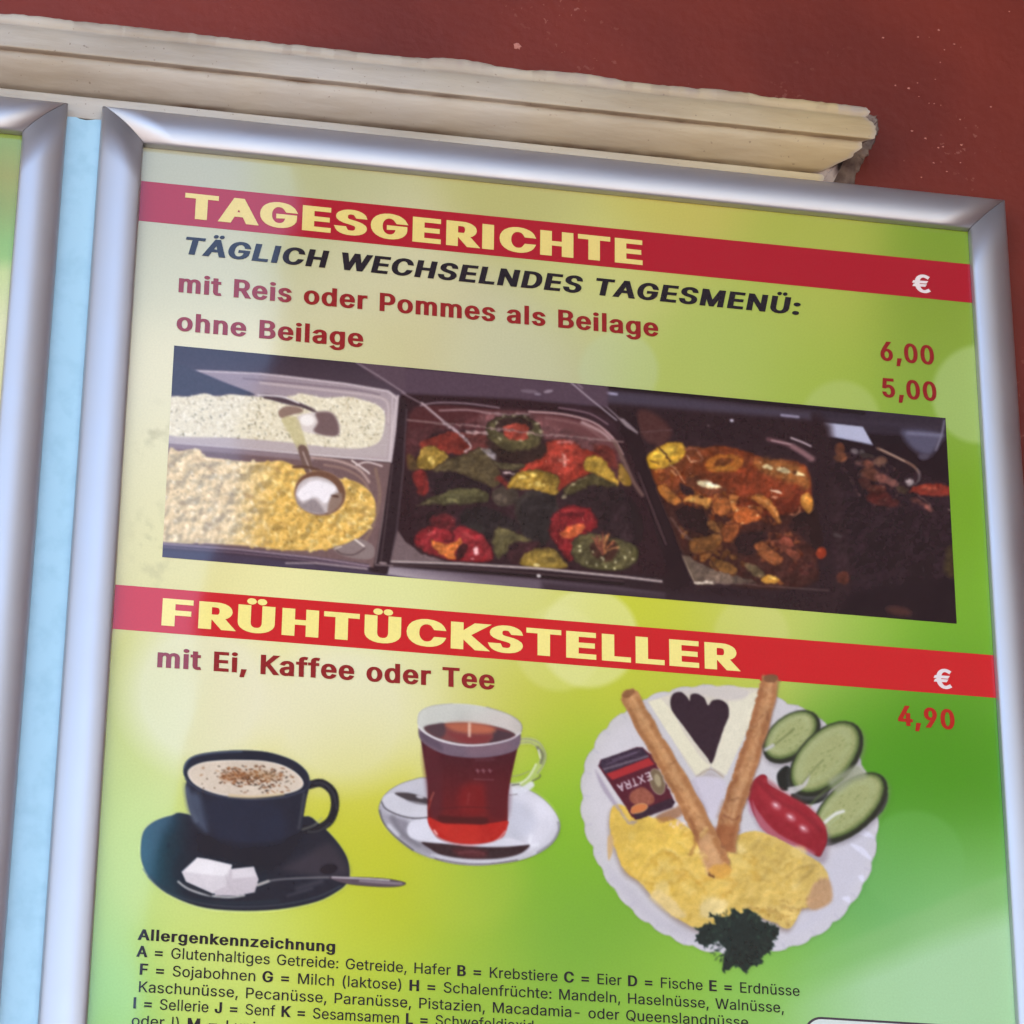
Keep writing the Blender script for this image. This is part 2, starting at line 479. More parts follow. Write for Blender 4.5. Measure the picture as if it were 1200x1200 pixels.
class Canvas:
    """paints in the photograph's display colours, 0..255; frame() sets local coordinates"""
    def __init__(s, x0, y0, x1, y1, base=(0, 0, 0)):
        s.x0, s.y0 = x0, y0
        s.w, s.h = x1 - x0 + 1, y1 - y0 + 1
        s.X, s.Y = np.meshgrid(np.arange(x0, x1 + 1, dtype=float), np.arange(y0, y1 + 1, dtype=float))
        s.img = np.zeros((s.h, s.w, 3)); s.img[:] = base
        s.cov = np.zeros((s.h, s.w))
        s.clip = None
        s.ox = s.oy = 0.0; s.k = 1.0
    def frame(s, ox, oy, k):
        s.ox, s.oy, s.k = ox, oy, k
    def L(s, pts):
        return np.asarray(pts, float) / s.k + np.array([s.ox, s.oy])
    def win(s, xa, ya, xb, yb):
        i0 = max(0, int(math.floor(xa - s.x0))); i1 = min(s.w, int(math.ceil(xb - s.x0)) + 1)
        j0 = max(0, int(math.floor(ya - s.y0))); j1 = min(s.h, int(math.ceil(yb - s.y0)) + 1)
        if i1 <= i0 or j1 <= j0:
            return None
        return slice(j0, j1), slice(i0, i1)
    def put(s, w, al, col):
        if callable(col):
            c = col(s.X[w], s.Y[w])
        else:
            c = np.array(col, float)
        if s.clip is not None:
            al = al * s.clip[w]
        a = al[..., None]
        s.img[w] = s.img[w] * (1 - a) + c * a
        s.cov[w] = np.maximum(s.cov[w], al)
    def sdf(s, Q, w):
        X, Y = s.X[w], s.Y[w]
        d = np.full(X.shape, 1e9); ins = np.zeros(X.shape, bool)
        n = len(Q)
        for i in range(n):
            ax, ay = Q[i]; bx, by = Q[(i + 1) % n]
            ex, ey = bx - ax, by - ay
            t = np.clip(((X - ax) * ex + (Y - ay) * ey) / max(1e-9, ex * ex + ey * ey), 0, 1)
            d = np.minimum(d, (X - ax - t * ex) ** 2 + (Y - ay - t * ey) ** 2)
            if ay != by:
                c = (ay > Y) != (by > Y)
                ins ^= c & (X < (bx - ax) * (Y - ay) / (by - ay) + ax)
        d = np.sqrt(d)
        return np.where(ins, -d, d)
    def poly(s, pts, col, soft=.8, a=1.0, sm=True, tex=0, ts=3.0, rim=None, rw=3.0):
        Q = s.L(pts)
        if sm: Q = smooth_closed(Q, 4)
        m = soft + 1
        w = s.win(Q[:, 0].min() - m, Q[:, 1].min() - m, Q[:, 0].max() + m, Q[:, 1].max() + m)
        if w is None: return
        d = s.sdf(Q, w)
        al = np.clip(.5 - d / (2 * soft), 0, 1); al = al * al * (3 - 2 * al) * a
        c = col
        if tex or rim is not None:
            c0 = np.zeros(d.shape + (3,)); c0[:] = col(s.X[w], s.Y[w]) if callable(col) else col
            if tex:
                nn = noise2(s.X[w], s.Y[w], ts, int(abs(Q[0, 0]) * 7 + tex) % 1000, 3)
                c0 = c0 + nn[..., None] * tex * 2
            if rim is not None:
                f = np.clip(1 + d / rw, 0, 1)[..., None]
                c0 = c0 * (1 - f) + np.array(rim, float) * f
            c = lambda X, Y: c0
        s.put(w, al, c)
        return Q
    def ell(s, cx, cy, rx, ry, col, rot=0, soft=.8, a=1.0, tex=0, ts=3.0, rim=None, rw=3.0):
        t = np.linspace(0, 2 * math.pi, 28, endpoint=False); r = math.radians(rot)
        p = [(cx + rx * math.cos(q) * math.cos(r) - ry * math.sin(q) * math.sin(r),
              cy + rx * math.cos(q) * math.sin(r) + ry * math.sin(q) * math.cos(r)) for q in t]
        s.poly(p, col, soft, a, False, tex, ts, rim, rw)
    def spot(s, x, y, rx, ry, rot, col, a=1.0, soft=.6):
        """fast small ellipse in picture pixels"""
        R = max(rx, ry) + soft + 1
        w = s.win(x - R, y - R, x + R, y + R)
        if w is None: return
        c, q = math.cos(rot), math.sin(rot)
        dx, dy = s.X[w] - x, s.Y[w] - y
        p = (dx * c + dy * q) / rx; t = (-dx * q + dy * c) / ry
        d = (np.sqrt(p * p + t * t) - 1) * min(rx, ry)
        al = np.clip(.5 - d / (2 * soft), 0, 1) * a
        s.put(w, al, col)
    def line(s, pts, wd, col, soft=.6, a=1.0, sm=True, taper=False):
        Q = s.L(pts)
        if sm and len(Q) > 2: Q = smooth_open(Q, 4)
        hw = wd / s.k / 2
        m = hw + soft + 1
        w = s.win(Q[:, 0].min() - m, Q[:, 1].min() - m, Q[:, 0].max() + m, Q[:, 1].max() + m)
        if w is None: return
        X, Y = s.X[w], s.Y[w]; best = np.full(X.shape, 1e9)
        n = len(Q)
        for i in range(n - 1):
            ax, ay = Q[i]; bx, by = Q[i + 1]; ex, ey = bx - ax, by - ay
            t = np.clip(((X - ax) * ex + (Y - ay) * ey) / max(1e-9, ex * ex + ey * ey), 0, 1)
            d = np.hypot(X - ax - t * ex, Y - ay - t * ey)
            if taper:
                f = (i + t) / (n - 1); d = d + hw * (1 - np.sin(np.pi * f)) 
            best = np.minimum(best, d)
        al = np.clip(.5 - (best - hw) / (2 * soft), 0, 1) * a * min(1, (2 * hw + .35))
        s.put(w, al, col)
    def scatter(s, pts, n, rx, ry, cols, seed, a=(.5, 1), rot=(0, 3.14), shade=0, soft=.6):
        """many grains inside a polygon given in local coordinates"""
        Q = s.L(pts); r = random.Random(seed)
        xa, ya = Q.min(0); xb, yb = Q.max(0); L = len(Q)
        k = 0; tries = 0
        while k < n and tries < n * 12:
            tries += 1
            x, y = r.uniform(xa, xb), r.uniform(ya, yb)
            ins = False
            for i in range(L):
                ax, ay = Q[i]; bx, by = Q[(i + 1) % L]
                if (ay > y) != (by > y) and x < (bx - ax) * (y - ay) / (by - ay) + ax: ins = not ins
            if not ins: continue
            k += 1
            c = np.array(r.choice(cols), float) if not callable(cols) else cols(x, y, r)
            c = c + r.uniform(-8, 8)
            q = r.uniform(*rot); A = r.uniform(*rx); B = r.uniform(*ry)
            if shade:
                s.spot(x + .7, y + .9, A, B, q, c - shade, r.uniform(*a), soft)
            s.spot(x, y, A, B, q, c, r.uniform(*a), soft)
            if shade:
                s.spot(x - A * .25, y - B * .35, A * .5, B * .45, q, c + shade * .6, .6, soft)

def finish(c, mask=None, warp=1.5, relief=.5, rs=6.0, seed=3, shade=.10, blur=1, mid=6):
    """make the painted picture organic: wobble outlines, lumpy relief, uneven tone, soft focus"""
    X, Y = c.X, c.Y
    m = np.ones(X.shape) if mask is None else mask
    dx = (noise2(X, Y, 4.5, seed, 2) * 1.6 + noise2(X, Y, 13, seed + 1, 1) * 1.2) * 2 * warp * m
    dy = (noise2(X, Y, 4.5, seed + 2, 2) * 1.6 + noise2(X, Y, 13, seed + 3, 1) * 1.2) * 2 * warp * m
    full = np.concatenate([c.img, c.cov[..., None] * 255], 2)
    full = resample(full, X - c.x0 + dx, Y - c.y0 + dy)
    img, c.cov = full[..., :3], full[..., 3] / 255
    if relief:
        r = noise2(X + 1, Y + 1.4, rs, seed + 5, 3) - noise2(X - 1, Y - 1.4, rs, seed + 5, 3)
        img = img * (1 + relief * np.clip(-r * 3, -1, 1.2) * m)[..., None]
    img = img * (1 + shade * 2 * noise2(X, Y, 26, seed + 9, 2) * m)[..., None]
    img = img + (noise2(X, Y, 2.6, seed + 12, 2) * mid * 2 * m)[..., None]
    for _ in range(blur):
        q = np.pad(img, ((1, 1), (1, 1), (0, 0)), 'edge')
        q = (q[:-2] + 2 * q[1:-1] + q[2:]) / 4
        img = (q[:, :-2] + 2 * q[:, 1:-1] + q[:, 2:]) / 4
    c.img = np.clip(img, 0, 255)

def resample(img, x, y):
    x = np.clip(x, 0, img.shape[1] - 1.001); y = np.clip(y, 0, img.shape[0] - 1.001)
    i = x.astype(int); j = y.astype(int); fx = (x - i)[..., None]; fy = (y - j)[..., None]
    return (img[j, i] * (1 - fx) + img[j, i + 1] * fx) * (1 - fy) + (img[j + 1, i] * (1 - fx) + img[j + 1, i + 1] * fx) * fy

def poly_mask(c, k, ox, oy, lists, soft=4):
    """soft mask of several polygons"""
    m = np.zeros(c.X.shape); full = (slice(0, c.h), slice(0, c.w))
    for pts in lists:
        Q = np.asarray(pts, float) / k + np.array([ox, oy])
        d = c.sdf(Q, full); m = np.maximum(m, np.clip(.5 - d / (2 * soft), 0, 1))
    return m

def vgrad(p0, c0, p1, c1):
    p0 = np.array(p0, float); p1 = np.array(p1, float); c0 = np.array(c0, float); c1 = np.array(c1, float)
    d = p1 - p0; L2 = d @ d
    def f(X, Y):
        t = np.clip(((X - p0[0]) * d[0] + (Y - p0[1]) * d[1]) / L2, 0, 1)[..., None]
        return c0 * (1 - t) + c1 * t
    return f

# ------------------------------------------------------------------ the printed background of the poster
BG = [(180,190,172,174,154),(175,240,184,182,154),(400,215,178,178,130),(600,215,180,176,110),(800,240,190,180,90),(950,262,165,172,74),(1120,290,122,152,50),
 (180,300,206,204,172),(450,300,204,198,158),(700,330,195,195,120),(950,340,175,183,82),(1100,372,136,160,58),
 (500,420,200,192,140),(590,420,194,188,160),(640,430,184,184,138),(800,450,172,184,92),(950,430,156,178,68),(1120,480,135,168,62),(880,400,170,186,95),
 (180,450,226,218,180),(170,560,226,217,166),(165,650,220,210,152),(1130,600,118,163,38),(1140,690,122,172,48),
 (200,675,224,214,144),(330,685,232,224,158),(450,700,222,222,150),(600,715,214,212,130),(760,722,200,202,58),(880,738,198,202,88),(930,742,205,206,120),(1000,745,150,188,66),(1130,755,118,172,44),
 (160,790,200,196,92),(260,830,228,218,156),(380,830,230,222,176),(450,830,232,226,190),(540,830,212,206,130),(620,820,196,192,66),(740,800,192,196,62),(820,810,180,190,60),
 (120,860,186,196,100),(120,950,186,206,104),(115,1050,176,206,108),(105,1160,158,204,108),(105,1197,150,200,108),
 (430,880,206,198,70),(430,960,196,194,50),(440,1060,184,188,40),(560,1060,166,188,54),(640,1080,120,170,58),(660,1000,122,174,40),(690,940,136,184,44),(660,880,166,190,54),
 (300,1085,202,212,104),(230,1075,200,214,122),(380,1080,196,204,70),(200,860,205,208,116),(560,1180,150,184,62),(450,1170,176,196,64),(250,1170,192,210,96),
 (720,1100,118,168,52),(720,1190,140,182,66),(800,1150,142,186,62),(900,1150,126,182,68),(900,1195,150,196,100),
 (1000,830,104,160,46),(1060,900,70,144,20),(1110,860,80,146,26),(1140,920,72,142,24),(1150,830,92,156,40),(1060,960,84,152,38),(1040,1010,98,166,74),(1010,1060,100,168,96),(1000,1090,104,172,96),(960,1110,118,180,62),
 (1100,1040,122,186,106),(1160,1010,108,172,72),(1150,1090,150,202,134),(1090,1110,156,206,146),(1100,1170,168,216,158),(1180,1190,140,200,124),(1010,1170,150,202,124),(960,1190,154,202,110),(1190,1140,146,200,128)]
BG = np.array(BG, float)
BOKEH = [(725,435,46,(186,198,150),.40),(1150,462,58,(176,198,128),.55),(985,492,46,(180,196,118),.45),(690,748,58,(228,226,160),.55),(590,430,70,(204,206,160),.25),
 (235,812,88,(232,226,208),.62),(400,840,84,(230,224,200),.5),(655,760,50,(226,224,150),.3),(880,745,44,(214,214,140),.3),(385,470,90,(214,212,160),.2),
 (545,1020,70,(196,200,80),.18),(1070,1010,60,(120,184,100),.25),(1130,1130,66,(172,218,160),.30),(1000,1160,70,(150,204,126),.2),(195,1000,80,(204,216,130),.3)]

def background(X, Y):
    X = np.asarray(X, float); Y = np.asarray(Y, float)
    shp = X.shape; x = X.ravel(); y = Y.ravel()
    out = np.zeros((x.size, 3))
    for s0 in range(0, x.size, 60000):
        xx = x[s0:s0 + 60000, None]; yy = y[s0:s0 + 60000, None]
        d2 = (xx - BG[None, :, 0]) ** 2 + (yy - BG[None, :, 1]) ** 2
        w = np.exp(-d2 / (2 * 52.0 ** 2)) + 1e-6 / (1 + d2 / 1e4) ** 2
        out[s0:s0 + 60000] = (w @ BG[:, 2:]) / w.sum(1, keepdims=True)
    out = out.reshape(shp + (3,))
    X = X.reshape(shp); Y = Y.reshape(shp)
    for bx, by, r, c, a in BOKEH:
        d = np.hypot(X - bx, Y - by)
        m = (a * (.85 if r > 65 else 1.1) * np.clip((r - d) / (.45 * r if r > 65 else 7) + .5, 0, 1))[..., None]
        out = out * (1 - m) + np.array(c, float) * m
    # the pale sweep across the lower right corner
    for y0, sl, c_, al in ((1101, .43, (140, 190, 116.), .50), (1141, .38, (184, 220, 178.), .62)):
        e = Y - (y0 - sl * (X - 1000))
        m = (al * np.clip(e / (10 if y0 < 1120 else 34) + .5, 0, 1) * np.clip((X - 900) / 120, 0, 1))[..., None]
        out = out * (1 - m) + np.array(c_) * m
    # vertical light streak
    m = (.25 * np.exp(-((X - 500 + (Y - 830) * .05) / 22) ** 2) * np.clip(1 - np.abs(Y - 850) / 120, 0, 1))[..., None]
    out = out * (1 - m) + np.array((236, 232, 200.)) * m
    # old stains under the cover sheet
    n = noise2(X, Y, 12, 5, 3) 
    sw = np.exp(-((X - 180) / 22) ** 2) * (np.exp(-((Y - 505) / 26) ** 2) + np.exp(-((Y - 640) / 50) ** 2))
    m = (np.clip(n * 4 + .1, 0, 1) * sw * .35)[..., None]
    out = out * (1 - m) + np.array((150, 140, 100.)) * m
    return out

# ------------------------------------------------------------------ printed photo of the food counter
def paint_food():
    c = Canvas(184, 398, 1128, 738, (50, 36, 44))
    # --- right to left; fourth tray
    c.frame(880, 480, 4.615)
    c.poly([(-300, -40), (1200, -40), (1250, 1250), (-300, 1250)], (40, 25, 33), sm=False, tex=4, ts=6)
    c.poly([(-900, -120), (1180, 30), (1180, 160), (-900, 60)], (58, 48, 60), soft=4, sm=False)
    c.poly([(-900, 30), (1060, 170), (1060, 210), (-900, 80)], (38, 26, 34), soft=4, sm=False)
    c.line([(-900, -40), (300, 45), (1040, 100)], 16, (70, 60, 74), soft=3, a=.7)
    c.poly([(375, 100), (392, 70), (605, 93), (632, 140), (660, 192), (600, 178), (450, 150), (395, 145)], (186, 186, 204), sm=False, soft=.6)
    c.line([(405, 148), (460, 150), (655, 190)], 8, (150, 150, 170), a=.6)
    c.poly([(820, 110), (1030, 130), (1010, 200), (960, 250), (870, 210)], (96, 92, 112), soft=5)
    c.line([(850, 128), (1030, 140)], 12, (135, 132, 152), soft=2.5)
    c.line([(1046, 60), (1030, 140), (1000, 220)], 9, (140, 135, 150), soft=1)
    c.ell(935, 255, 30, 18, (88, 80, 95), soft=2)
    for (x, y, rx, ry, col, rot) in [(480, 210, 26, 30, (112, 66, 46), 0), (485, 258, 34, 30, (146, 86, 54), 10), (560, 228, 22, 16, (120, 108, 110), 20),
            (600, 235, 14, 18, (96, 86, 88), 0), (630, 250, 40, 14, (60, 50, 48), 10), (590, 292, 26, 14, (92, 62, 58), 0), (640, 300, 36, 24, (104, 60, 46), 20),
            (700, 280, 36, 26, (108, 76, 62), -10), (650, 350, 60, 34, (98, 56, 42), 15), (720, 375, 50, 24, (112, 66, 56), 20), (760, 390, 36, 20, (120, 76, 68), 25),
            (680, 430, 56, 26, (96, 44, 34), 0), (690, 480, 70, 34, (84, 30, 26), 0), (620, 400, 30, 30, (70, 36, 32), 0), (820, 430, 40, 16, (76, 60, 44), 20),
            (740, 500, 60, 24, (70, 28, 26), 0), (860, 395, 22, 18, (150, 138, 136), 0), (960, 530, 30, 12, (130, 76, 66), 40), (900, 500, 40, 10, (80, 44, 40), 20)]:
        c.ell(x, y, rx, ry, col, rot, soft=1.6, tex=9, ts=2)
    c.scatter([(540, 220), (760, 270), (900, 400), (880, 520), (600, 560), (480, 260)], 70, (.7, 2.2), (.6, 1.4), [(120, 80, 66), (70, 36, 30), (150, 110, 96), (50, 30, 30)], 11, (.3, .8))
    c.line([(685, 210), (780, 255), (870, 300), (905, 340)], 15, (128, 98, 84), soft=.8)
    c.line([(700, 215), (770, 248), (830, 280)], 6, (196, 170, 150), soft=.6)
    c.line([(900, 320), (912, 370), (890, 400)], 7, (120, 108, 108))
    c.poly([(865, 440), (900, 412), (1000, 405), (1090, 418), (1090, 460), (990, 468), (900, 462)], (138, 46, 32), soft=1.5, tex=12)
    c.line([(930, 428), (1000, 432)], 12, (196, 96, 66), soft=1.5)
    c.line([(905, 470), (960, 500), (975, 540)], 6, (120, 84, 74))
    c.spot(880 + 1068 / 4.615, 480 + 546 / 4.615, 1.2, 1.2, 0, (170, 150, 130))
    c.poly([(1060, 760), (1110, 740), (1110, 900), (1050, 880)], (66, 54, 30), soft=4)
    c.ell(800, 1090, 70, 24, (82, 50, 46), 10, soft=4, tex=8)
    # --- third tray
    c.frame(700, 440, 4.8)
    c.poly([(-60, 100), (300, 110), (1180, 200), (1330, 480), (1330, 1400), (-100, 1400)], (50, 32, 38), soft=8, tex=4, ts=7)
    c.poly([(-420, 60), (0, 75), (1200, 205), (1200, 250), (0, 150), (-420, 130)], (78, 68, 82), soft=5, sm=False)
    c.line([(-420, 62), (0, 62), (600, 122), (1500, 212)], 16, (30, 20, 26), soft=2, sm=False)
    c.line([(-60, 84), (0, 92), (108, 106)], 14, (168, 162, 182), soft=.9)
    c.line([(1036, 224), (1130, 234)], 14, (158, 150, 168), soft=.8)
    c.ell(756, 254, 11, 9, (200, 190, 200)); c.ell(624, 283, 7, 6, (110, 90, 90))
    c.poly([(230, 200), (330, 220), (420, 320), (340, 400), (240, 330)], (84, 50, 48), soft=4, tex=10)
    c.line([(230, 320), (420, 306)], 6, (110, 84, 84), a=.7)
    # sauce
    c.poly([(300, 520), (360, 440), (480, 400), (560, 405), (700, 398), (850, 430), (960, 470), (1100, 480), (1180, 520), (1205, 640), (1200, 760), (1140, 800), (1010, 810), (900, 850), (760, 860), (640, 830), (480, 740), (350, 640)],
           vgrad((800, 520), (126, 62, 26), (900, 610), (116, 40, 18)), soft=1.8, tex=14, ts=5)
    c.poly([(700, 560), (900, 540), (1090, 600), (1080, 700), (900, 660), (740, 640)], (140, 58, 26), soft=6, tex=8)
    c.poly([(870, 480), (1000, 470), (1160, 520), (1190, 640), (1080, 600), (960, 560)], (150, 92, 40), soft=5, tex=10)
    # lower stew, dim
    c.poly([(350, 640), (480, 700), (700, 760), (1000, 790), (1190, 780), (1230, 1010), (1200, 1180), (760, 1180), (480, 1000), (420, 860)], (66, 32, 26), soft=3, tex=16, ts=4)
    T = [(150, 84, 34), (176, 106, 42), (128, 62, 26), (160, 92, 46), (110, 52, 28)]
    c.scatter([(320, 530), (420, 470), (520, 560), (720, 640), (980, 700), (1030, 830), (900, 830), (760, 900), (650, 850), (480, 740), (350, 640)], 150, (1.5, 4.5), (1, 2.6), T, 5, (.5, .95), shade=34)
    c.scatter([(450, 850), (640, 790), (780, 880), (760, 1000), (650, 1060), (520, 1020)], 46, (2, 5), (1.4, 3), [(140, 88, 38), (116, 70, 32), (92, 48, 24)], 6, (.5, .9), shade=30)
    c.scatter([(640, 980), (800, 1010), (850, 1120), (740, 1150), (640, 1090)], 24, (2.5, 5), (1.6, 3), [(130, 84, 38), (104, 60, 28)], 61, (.5, .9), shade=24)
    c.scatter([(880, 900), (1010, 860), (1130, 900), (1150, 1040), (1000, 1080), (880, 1020)], 34, (2, 5), (1.4, 2.8), [(132, 70, 38), (104, 52, 32), (146, 78, 50)], 7, (.5, .9), shade=30)
    c.scatter([(800, 860), (1230, 820), (1230, 1180), (860, 1180)], 60, (1.5, 4), (1, 2.4), [(70, 30, 24), (50, 24, 26), (86, 40, 30)], 8, (.4, .8))
    # dark mushrooms and gaps
    for q in [[(430, 760), (520, 740), (620, 790), (640, 870), (560, 890), (470, 850)], [(780, 900), (900, 880), (960, 900), (880, 1010), (800, 1000)],
              [(460, 600), (530, 640), (540, 690), (480, 660)], [(1130, 780), (1230, 760), (1260, 1000), (1140, 900), (1080, 850)]]:
        c.poly(q, (44, 24, 26), soft=2.2, tex=6)
    # pieces
    c.ell(386, 452, 130, 66, (198, 154, 42), -24, soft=.9, tex=16, ts=3, rim=(120, 80, 30), rw=2.2)
    c.ell(370, 440, 80, 26, (220, 184, 60), -24, soft=2.5, a=.8)
    c.line([(338, 404), (372, 436), (412, 478)], 9, (70, 40, 22)); c.line([(300, 480), (345, 500)], 8, (120, 84, 30))
    c.line([(500, 410), (560, 420), (596, 470)], 10, (150, 90, 60)); c.line([(510, 450), (530, 480), (560, 480)], 9, (196, 150, 110)); c.line([(560, 430), (590, 470), (545, 488)], 7, (170, 110, 70))
    c.ell(716, 494, 118, 54, (176, 104, 30), -8, soft=1.4, tex=14, rim=(146, 74, 24), rw=3)
    c.ell(712, 486, 60, 20, (120, 62, 26), -10, soft=1.6, tex=14)
    c.ell(720, 520, 60, 12, (190, 124, 40), -6, soft=2)
    for x, y, r in [(962, 512, 36), (1048, 534, 40), (1130, 552, 34)]:
        c.ell(x, y, r, 13, (226, 206, 150), 12, soft=1.0, tex=12)
    c.ell(1106, 544, 12, 12, (90, 50, 24)); c.spot(700 + 1040 / 4.8, 440 + 520 / 4.8, 1.4, 1.2, 0, (110, 60, 30))
    c.poly([(500, 572), (580, 580), (660, 610), (730, 650), (650, 672), (570, 650), (520, 620)], (116, 60, 34), soft=1)
    c.ell(628, 616, 74, 17, (240, 220, 168), 12, soft=1.4); c.ell(640, 614, 40, 8, (255, 248, 215), 12, soft=1)
    c.ell(1000, 653, 30, 9, (246, 216, 180), 12); c.ell(990, 686, 18, 7, (206, 140, 100), 12)
    c.line([(410, 500), (450, 540), (490, 600)], 8, (180, 130, 90)); c.line([(420, 540), (440, 560)], 14, (190, 130, 80))
    c.poly([(334, 625), (370, 612), (430, 650), (472, 700), (460, 730), (400, 715), (350, 670)], (178, 112, 44), tex=14, rim=(96, 44, 20), rw=2)
    c.poly([(475, 720), (500, 680), (560, 672), (640, 690), (630, 750), (580, 740), (520, 715)], (196, 136, 58), tex=18, rim=(120, 60, 24), rw=2)
    c.ell(585, 686, 14, 7, (70, 34, 16)); c.ell(530, 700, 22, 10, (226, 180, 90), -10, soft=1)
    c.poly([(640, 740), (680, 680), (740, 690), (760, 760), (700, 790)], (162, 92, 38), tex=14, rim=(90, 40, 20), rw=2)
    c.poly([(740, 670), (800, 680), (780, 730), (830, 770), (800, 800), (750, 740)], (190, 118, 50), tex=14, rim=(110, 50, 20), rw=1.5)
    c.poly([(860, 690), (900, 660), (960, 690), (1010, 760), (1040, 840), (1000, 810), (950, 750)], (184, 112, 42), tex=12, rim=(120, 60, 24), rw=1.6)
    c.line([(900, 680), (970, 730), (1030, 820)], 7, (214, 150, 80))
    c.poly([(770, 780), (830, 740), (910, 760), (930, 800), (860, 830), (790, 840)], (178, 92, 36), tex=20, rim=(96, 40, 20), rw=1.6)
    for x, y in [(852, 734), (908, 780), (818, 830), (790, 762), (760, 710)]: c.spot(700 + x / 4.8, 440 + y / 4.8, 1.5, 1.1, 0, (246, 214, 150), .9)
    c.poly([(620, 830), (660, 810), (700, 870), (706, 910), (650, 880)], (150, 98, 46), tex=10, rim=(80, 40, 22), rw=2)
    c.poly([(510, 930), (600, 905), (680, 890), (700, 940), (640, 990), (540, 1000)], (138, 88, 38), tex=16, rim=(74, 38, 22), rw=2)
    c.poly([(700, 850), (800, 830), (790, 900), (750, 950), (700, 930)], (156, 84, 38), tex=14, rim=(84, 40, 22), rw=2)
    c.poly([(650, 1060), (700, 1030), (780, 1080), (780, 1120), (700, 1110)], (128, 86, 38), tex=10, rim=(70, 40, 24), rw=2)
    c.poly([(890, 960), (940, 940), (1030, 1010), (1040, 1070), (960, 1060), (900, 1010)], (140, 80, 40), tex=12, rim=(84, 40, 24), rw=2)
    c.poly([(1010, 930), (1060, 900), (1110, 940), (1100, 970), (1040, 960)], (142, 70, 48), tex=10, rim=(84, 36, 26), rw=1.6)
    c.poly([(1020, 960), (1100, 980), (1140, 1010), (1120, 1035), (1050, 1000)], (120, 62, 42), tex=10)
    c.ell(1258, 1000, 30, 34, (150, 58, 34), 20, soft=1.4, tex=10); c.ell(1250, 985, 12, 10, (180, 84, 50), soft=1.4)
    c.ell(1385, 1140, 36, 34, (104, 50, 36), 10, soft=1.8, tex=10); c.ell(1165, 1110, 20, 14, (96, 44, 40), soft=1.6)
    c.ell(1180, 715, 34, 60, (186, 124, 44), -10, soft=1.2, tex=14); c.ell(1170, 690, 16, 20, (214, 156, 70), soft=1.5)
    c.line([(1085, 790), (1130, 780), (1140, 740)], 10, (190, 120, 80)); c.ell(1350, 900, 26, 14, (84, 70, 70), 20, soft=1.5)
    # metal corner and rims
    c.poly([(468, 1008), (520, 1020), (640, 1090), (780, 1130), (900, 1170), (560, 1180), (520, 1120)], (112, 94, 78), sm=False, soft=1, tex=8)
    c.line([(480, 1020), (548, 1170)], 6, (170, 150, 128)); c.line([(550, 1168), (650, 1164)], 12, (226, 212, 190), soft=.7); c.line([(650, 1164), (900, 1182), (1300, 1210)], 6, (110, 90, 84))
    c.poly([(830, 1060), (900, 1080), (940, 1120), (870, 1130)], (110, 92, 60), soft=1.2, tex=14)
    c.ell(970, 1146, 56, 24, (206, 150, 50), 8, soft=1.1, tex=16); c.ell(985, 1140, 22, 8, (246, 204, 100), 8); c.ell(1030, 1165, 18, 16, (150, 84, 40))
    c.line([(960, 360), (1060, 385), (1150, 430), (1200, 470)], 24, (110, 74, 78), soft=1.4); c.line([(980, 366), (1090, 388)], 8, (190, 160, 160))
    c.line([(1090, 352), (1150, 375), (1200, 398)], 11, (188, 168, 170)); c.line([(1100, 400), (1210, 470)], 30, (152, 116, 118), soft=2, a=.8)
    # --- divider between second and third
    c.poly([(110, 180), (220, 230), (260, 420), (330, 640), (420, 860), (500, 1080), (520, 1190), (380, 1190), (330, 900), (180, 480)], (44, 27, 33), sm=False, soft=2, tex=5)
    c.line([(230, 550), (300, 730), (385, 950)], 6, (128, 100, 96), a=.8); c.line([(330, 640), (420, 850), (490, 1010)], 5, (76, 52, 52), a=.7)
    c.line([(410, 800), (470, 880), (540, 930)], 10, (112, 84, 72), a=.8)
    c.line([(0, 142), (60, 185), (120, 240)], 7, (150, 134, 140)); c.poly([(110, 235), (150, 245), (230, 320), (225, 330), (160, 290)], (146, 130, 132), sm=False, soft=.8)
    # --- second tray
    c.frame(430, 420, 4.0)
    c.poly([(150, 160), (700, 185), (1100, 240), (1230, 420), (1420, 1020), (110, 970)], (52, 30, 36), soft=3, sm=False, tex=5, ts=6)
    c.poly([(-20, 20), (600, 75), (1130, 125), (1130, 230), (700, 190), (160, 165), (-20, 60)], (92, 72, 84), sm=False, soft=3, tex=4)
    c.line([(-20, 20), (600, 72), (1300, 130)], 12, (40, 28, 34), soft=1.5, sm=False)
    c.ell(850, 155, 22, 7, (156, 140, 148), -10, soft=1.2); c.ell(760, 155, 40, 8, (124, 106, 116), 5, soft=1.6); c.ell(800, 168, 16, 6, (140, 126, 136))
    c.poly([(920, 230), (1000, 225), (1150, 290), (1170, 360), (1080, 300)], (60, 38, 46), soft=3)
    c.poly([(200, 260), (330, 220), (600, 240), (950, 275), (1110, 330), (1180, 430), (1200, 560), (1130, 520), (960, 400), (560, 350), (300, 350), (190, 520)], (86, 44, 46), soft=3, tex=8)
    c.poly([(560, 250), (900, 270), (1100, 340), (1170, 420), (1060, 430), (860, 380), (560, 340)], (112, 70, 70), soft=5)
    c.line([(250, 222), (330, 208), (470, 212), (620, 232)], 7, (150, 128, 134)); c.line([(340, 245), (470, 242), (600, 258), (760, 262)], 9, (166, 138, 138), a=.85)
    c.line([(760, 250), (920, 262), (1060, 300), (1150, 370), (1200, 450)], 10, (190, 158, 156), a=.9); c.line([(840, 280), (1000, 310), (1110, 380)], 12, (140, 100, 100), soft=1.6, a=.8)
    c.line([(1010, 300), (1100, 345), (1140, 380)], 16, (206, 180, 176), soft=1.6, a=.7); c.line([(900, 232), (1040, 258), (1130, 310)], 6, (150, 120, 128))
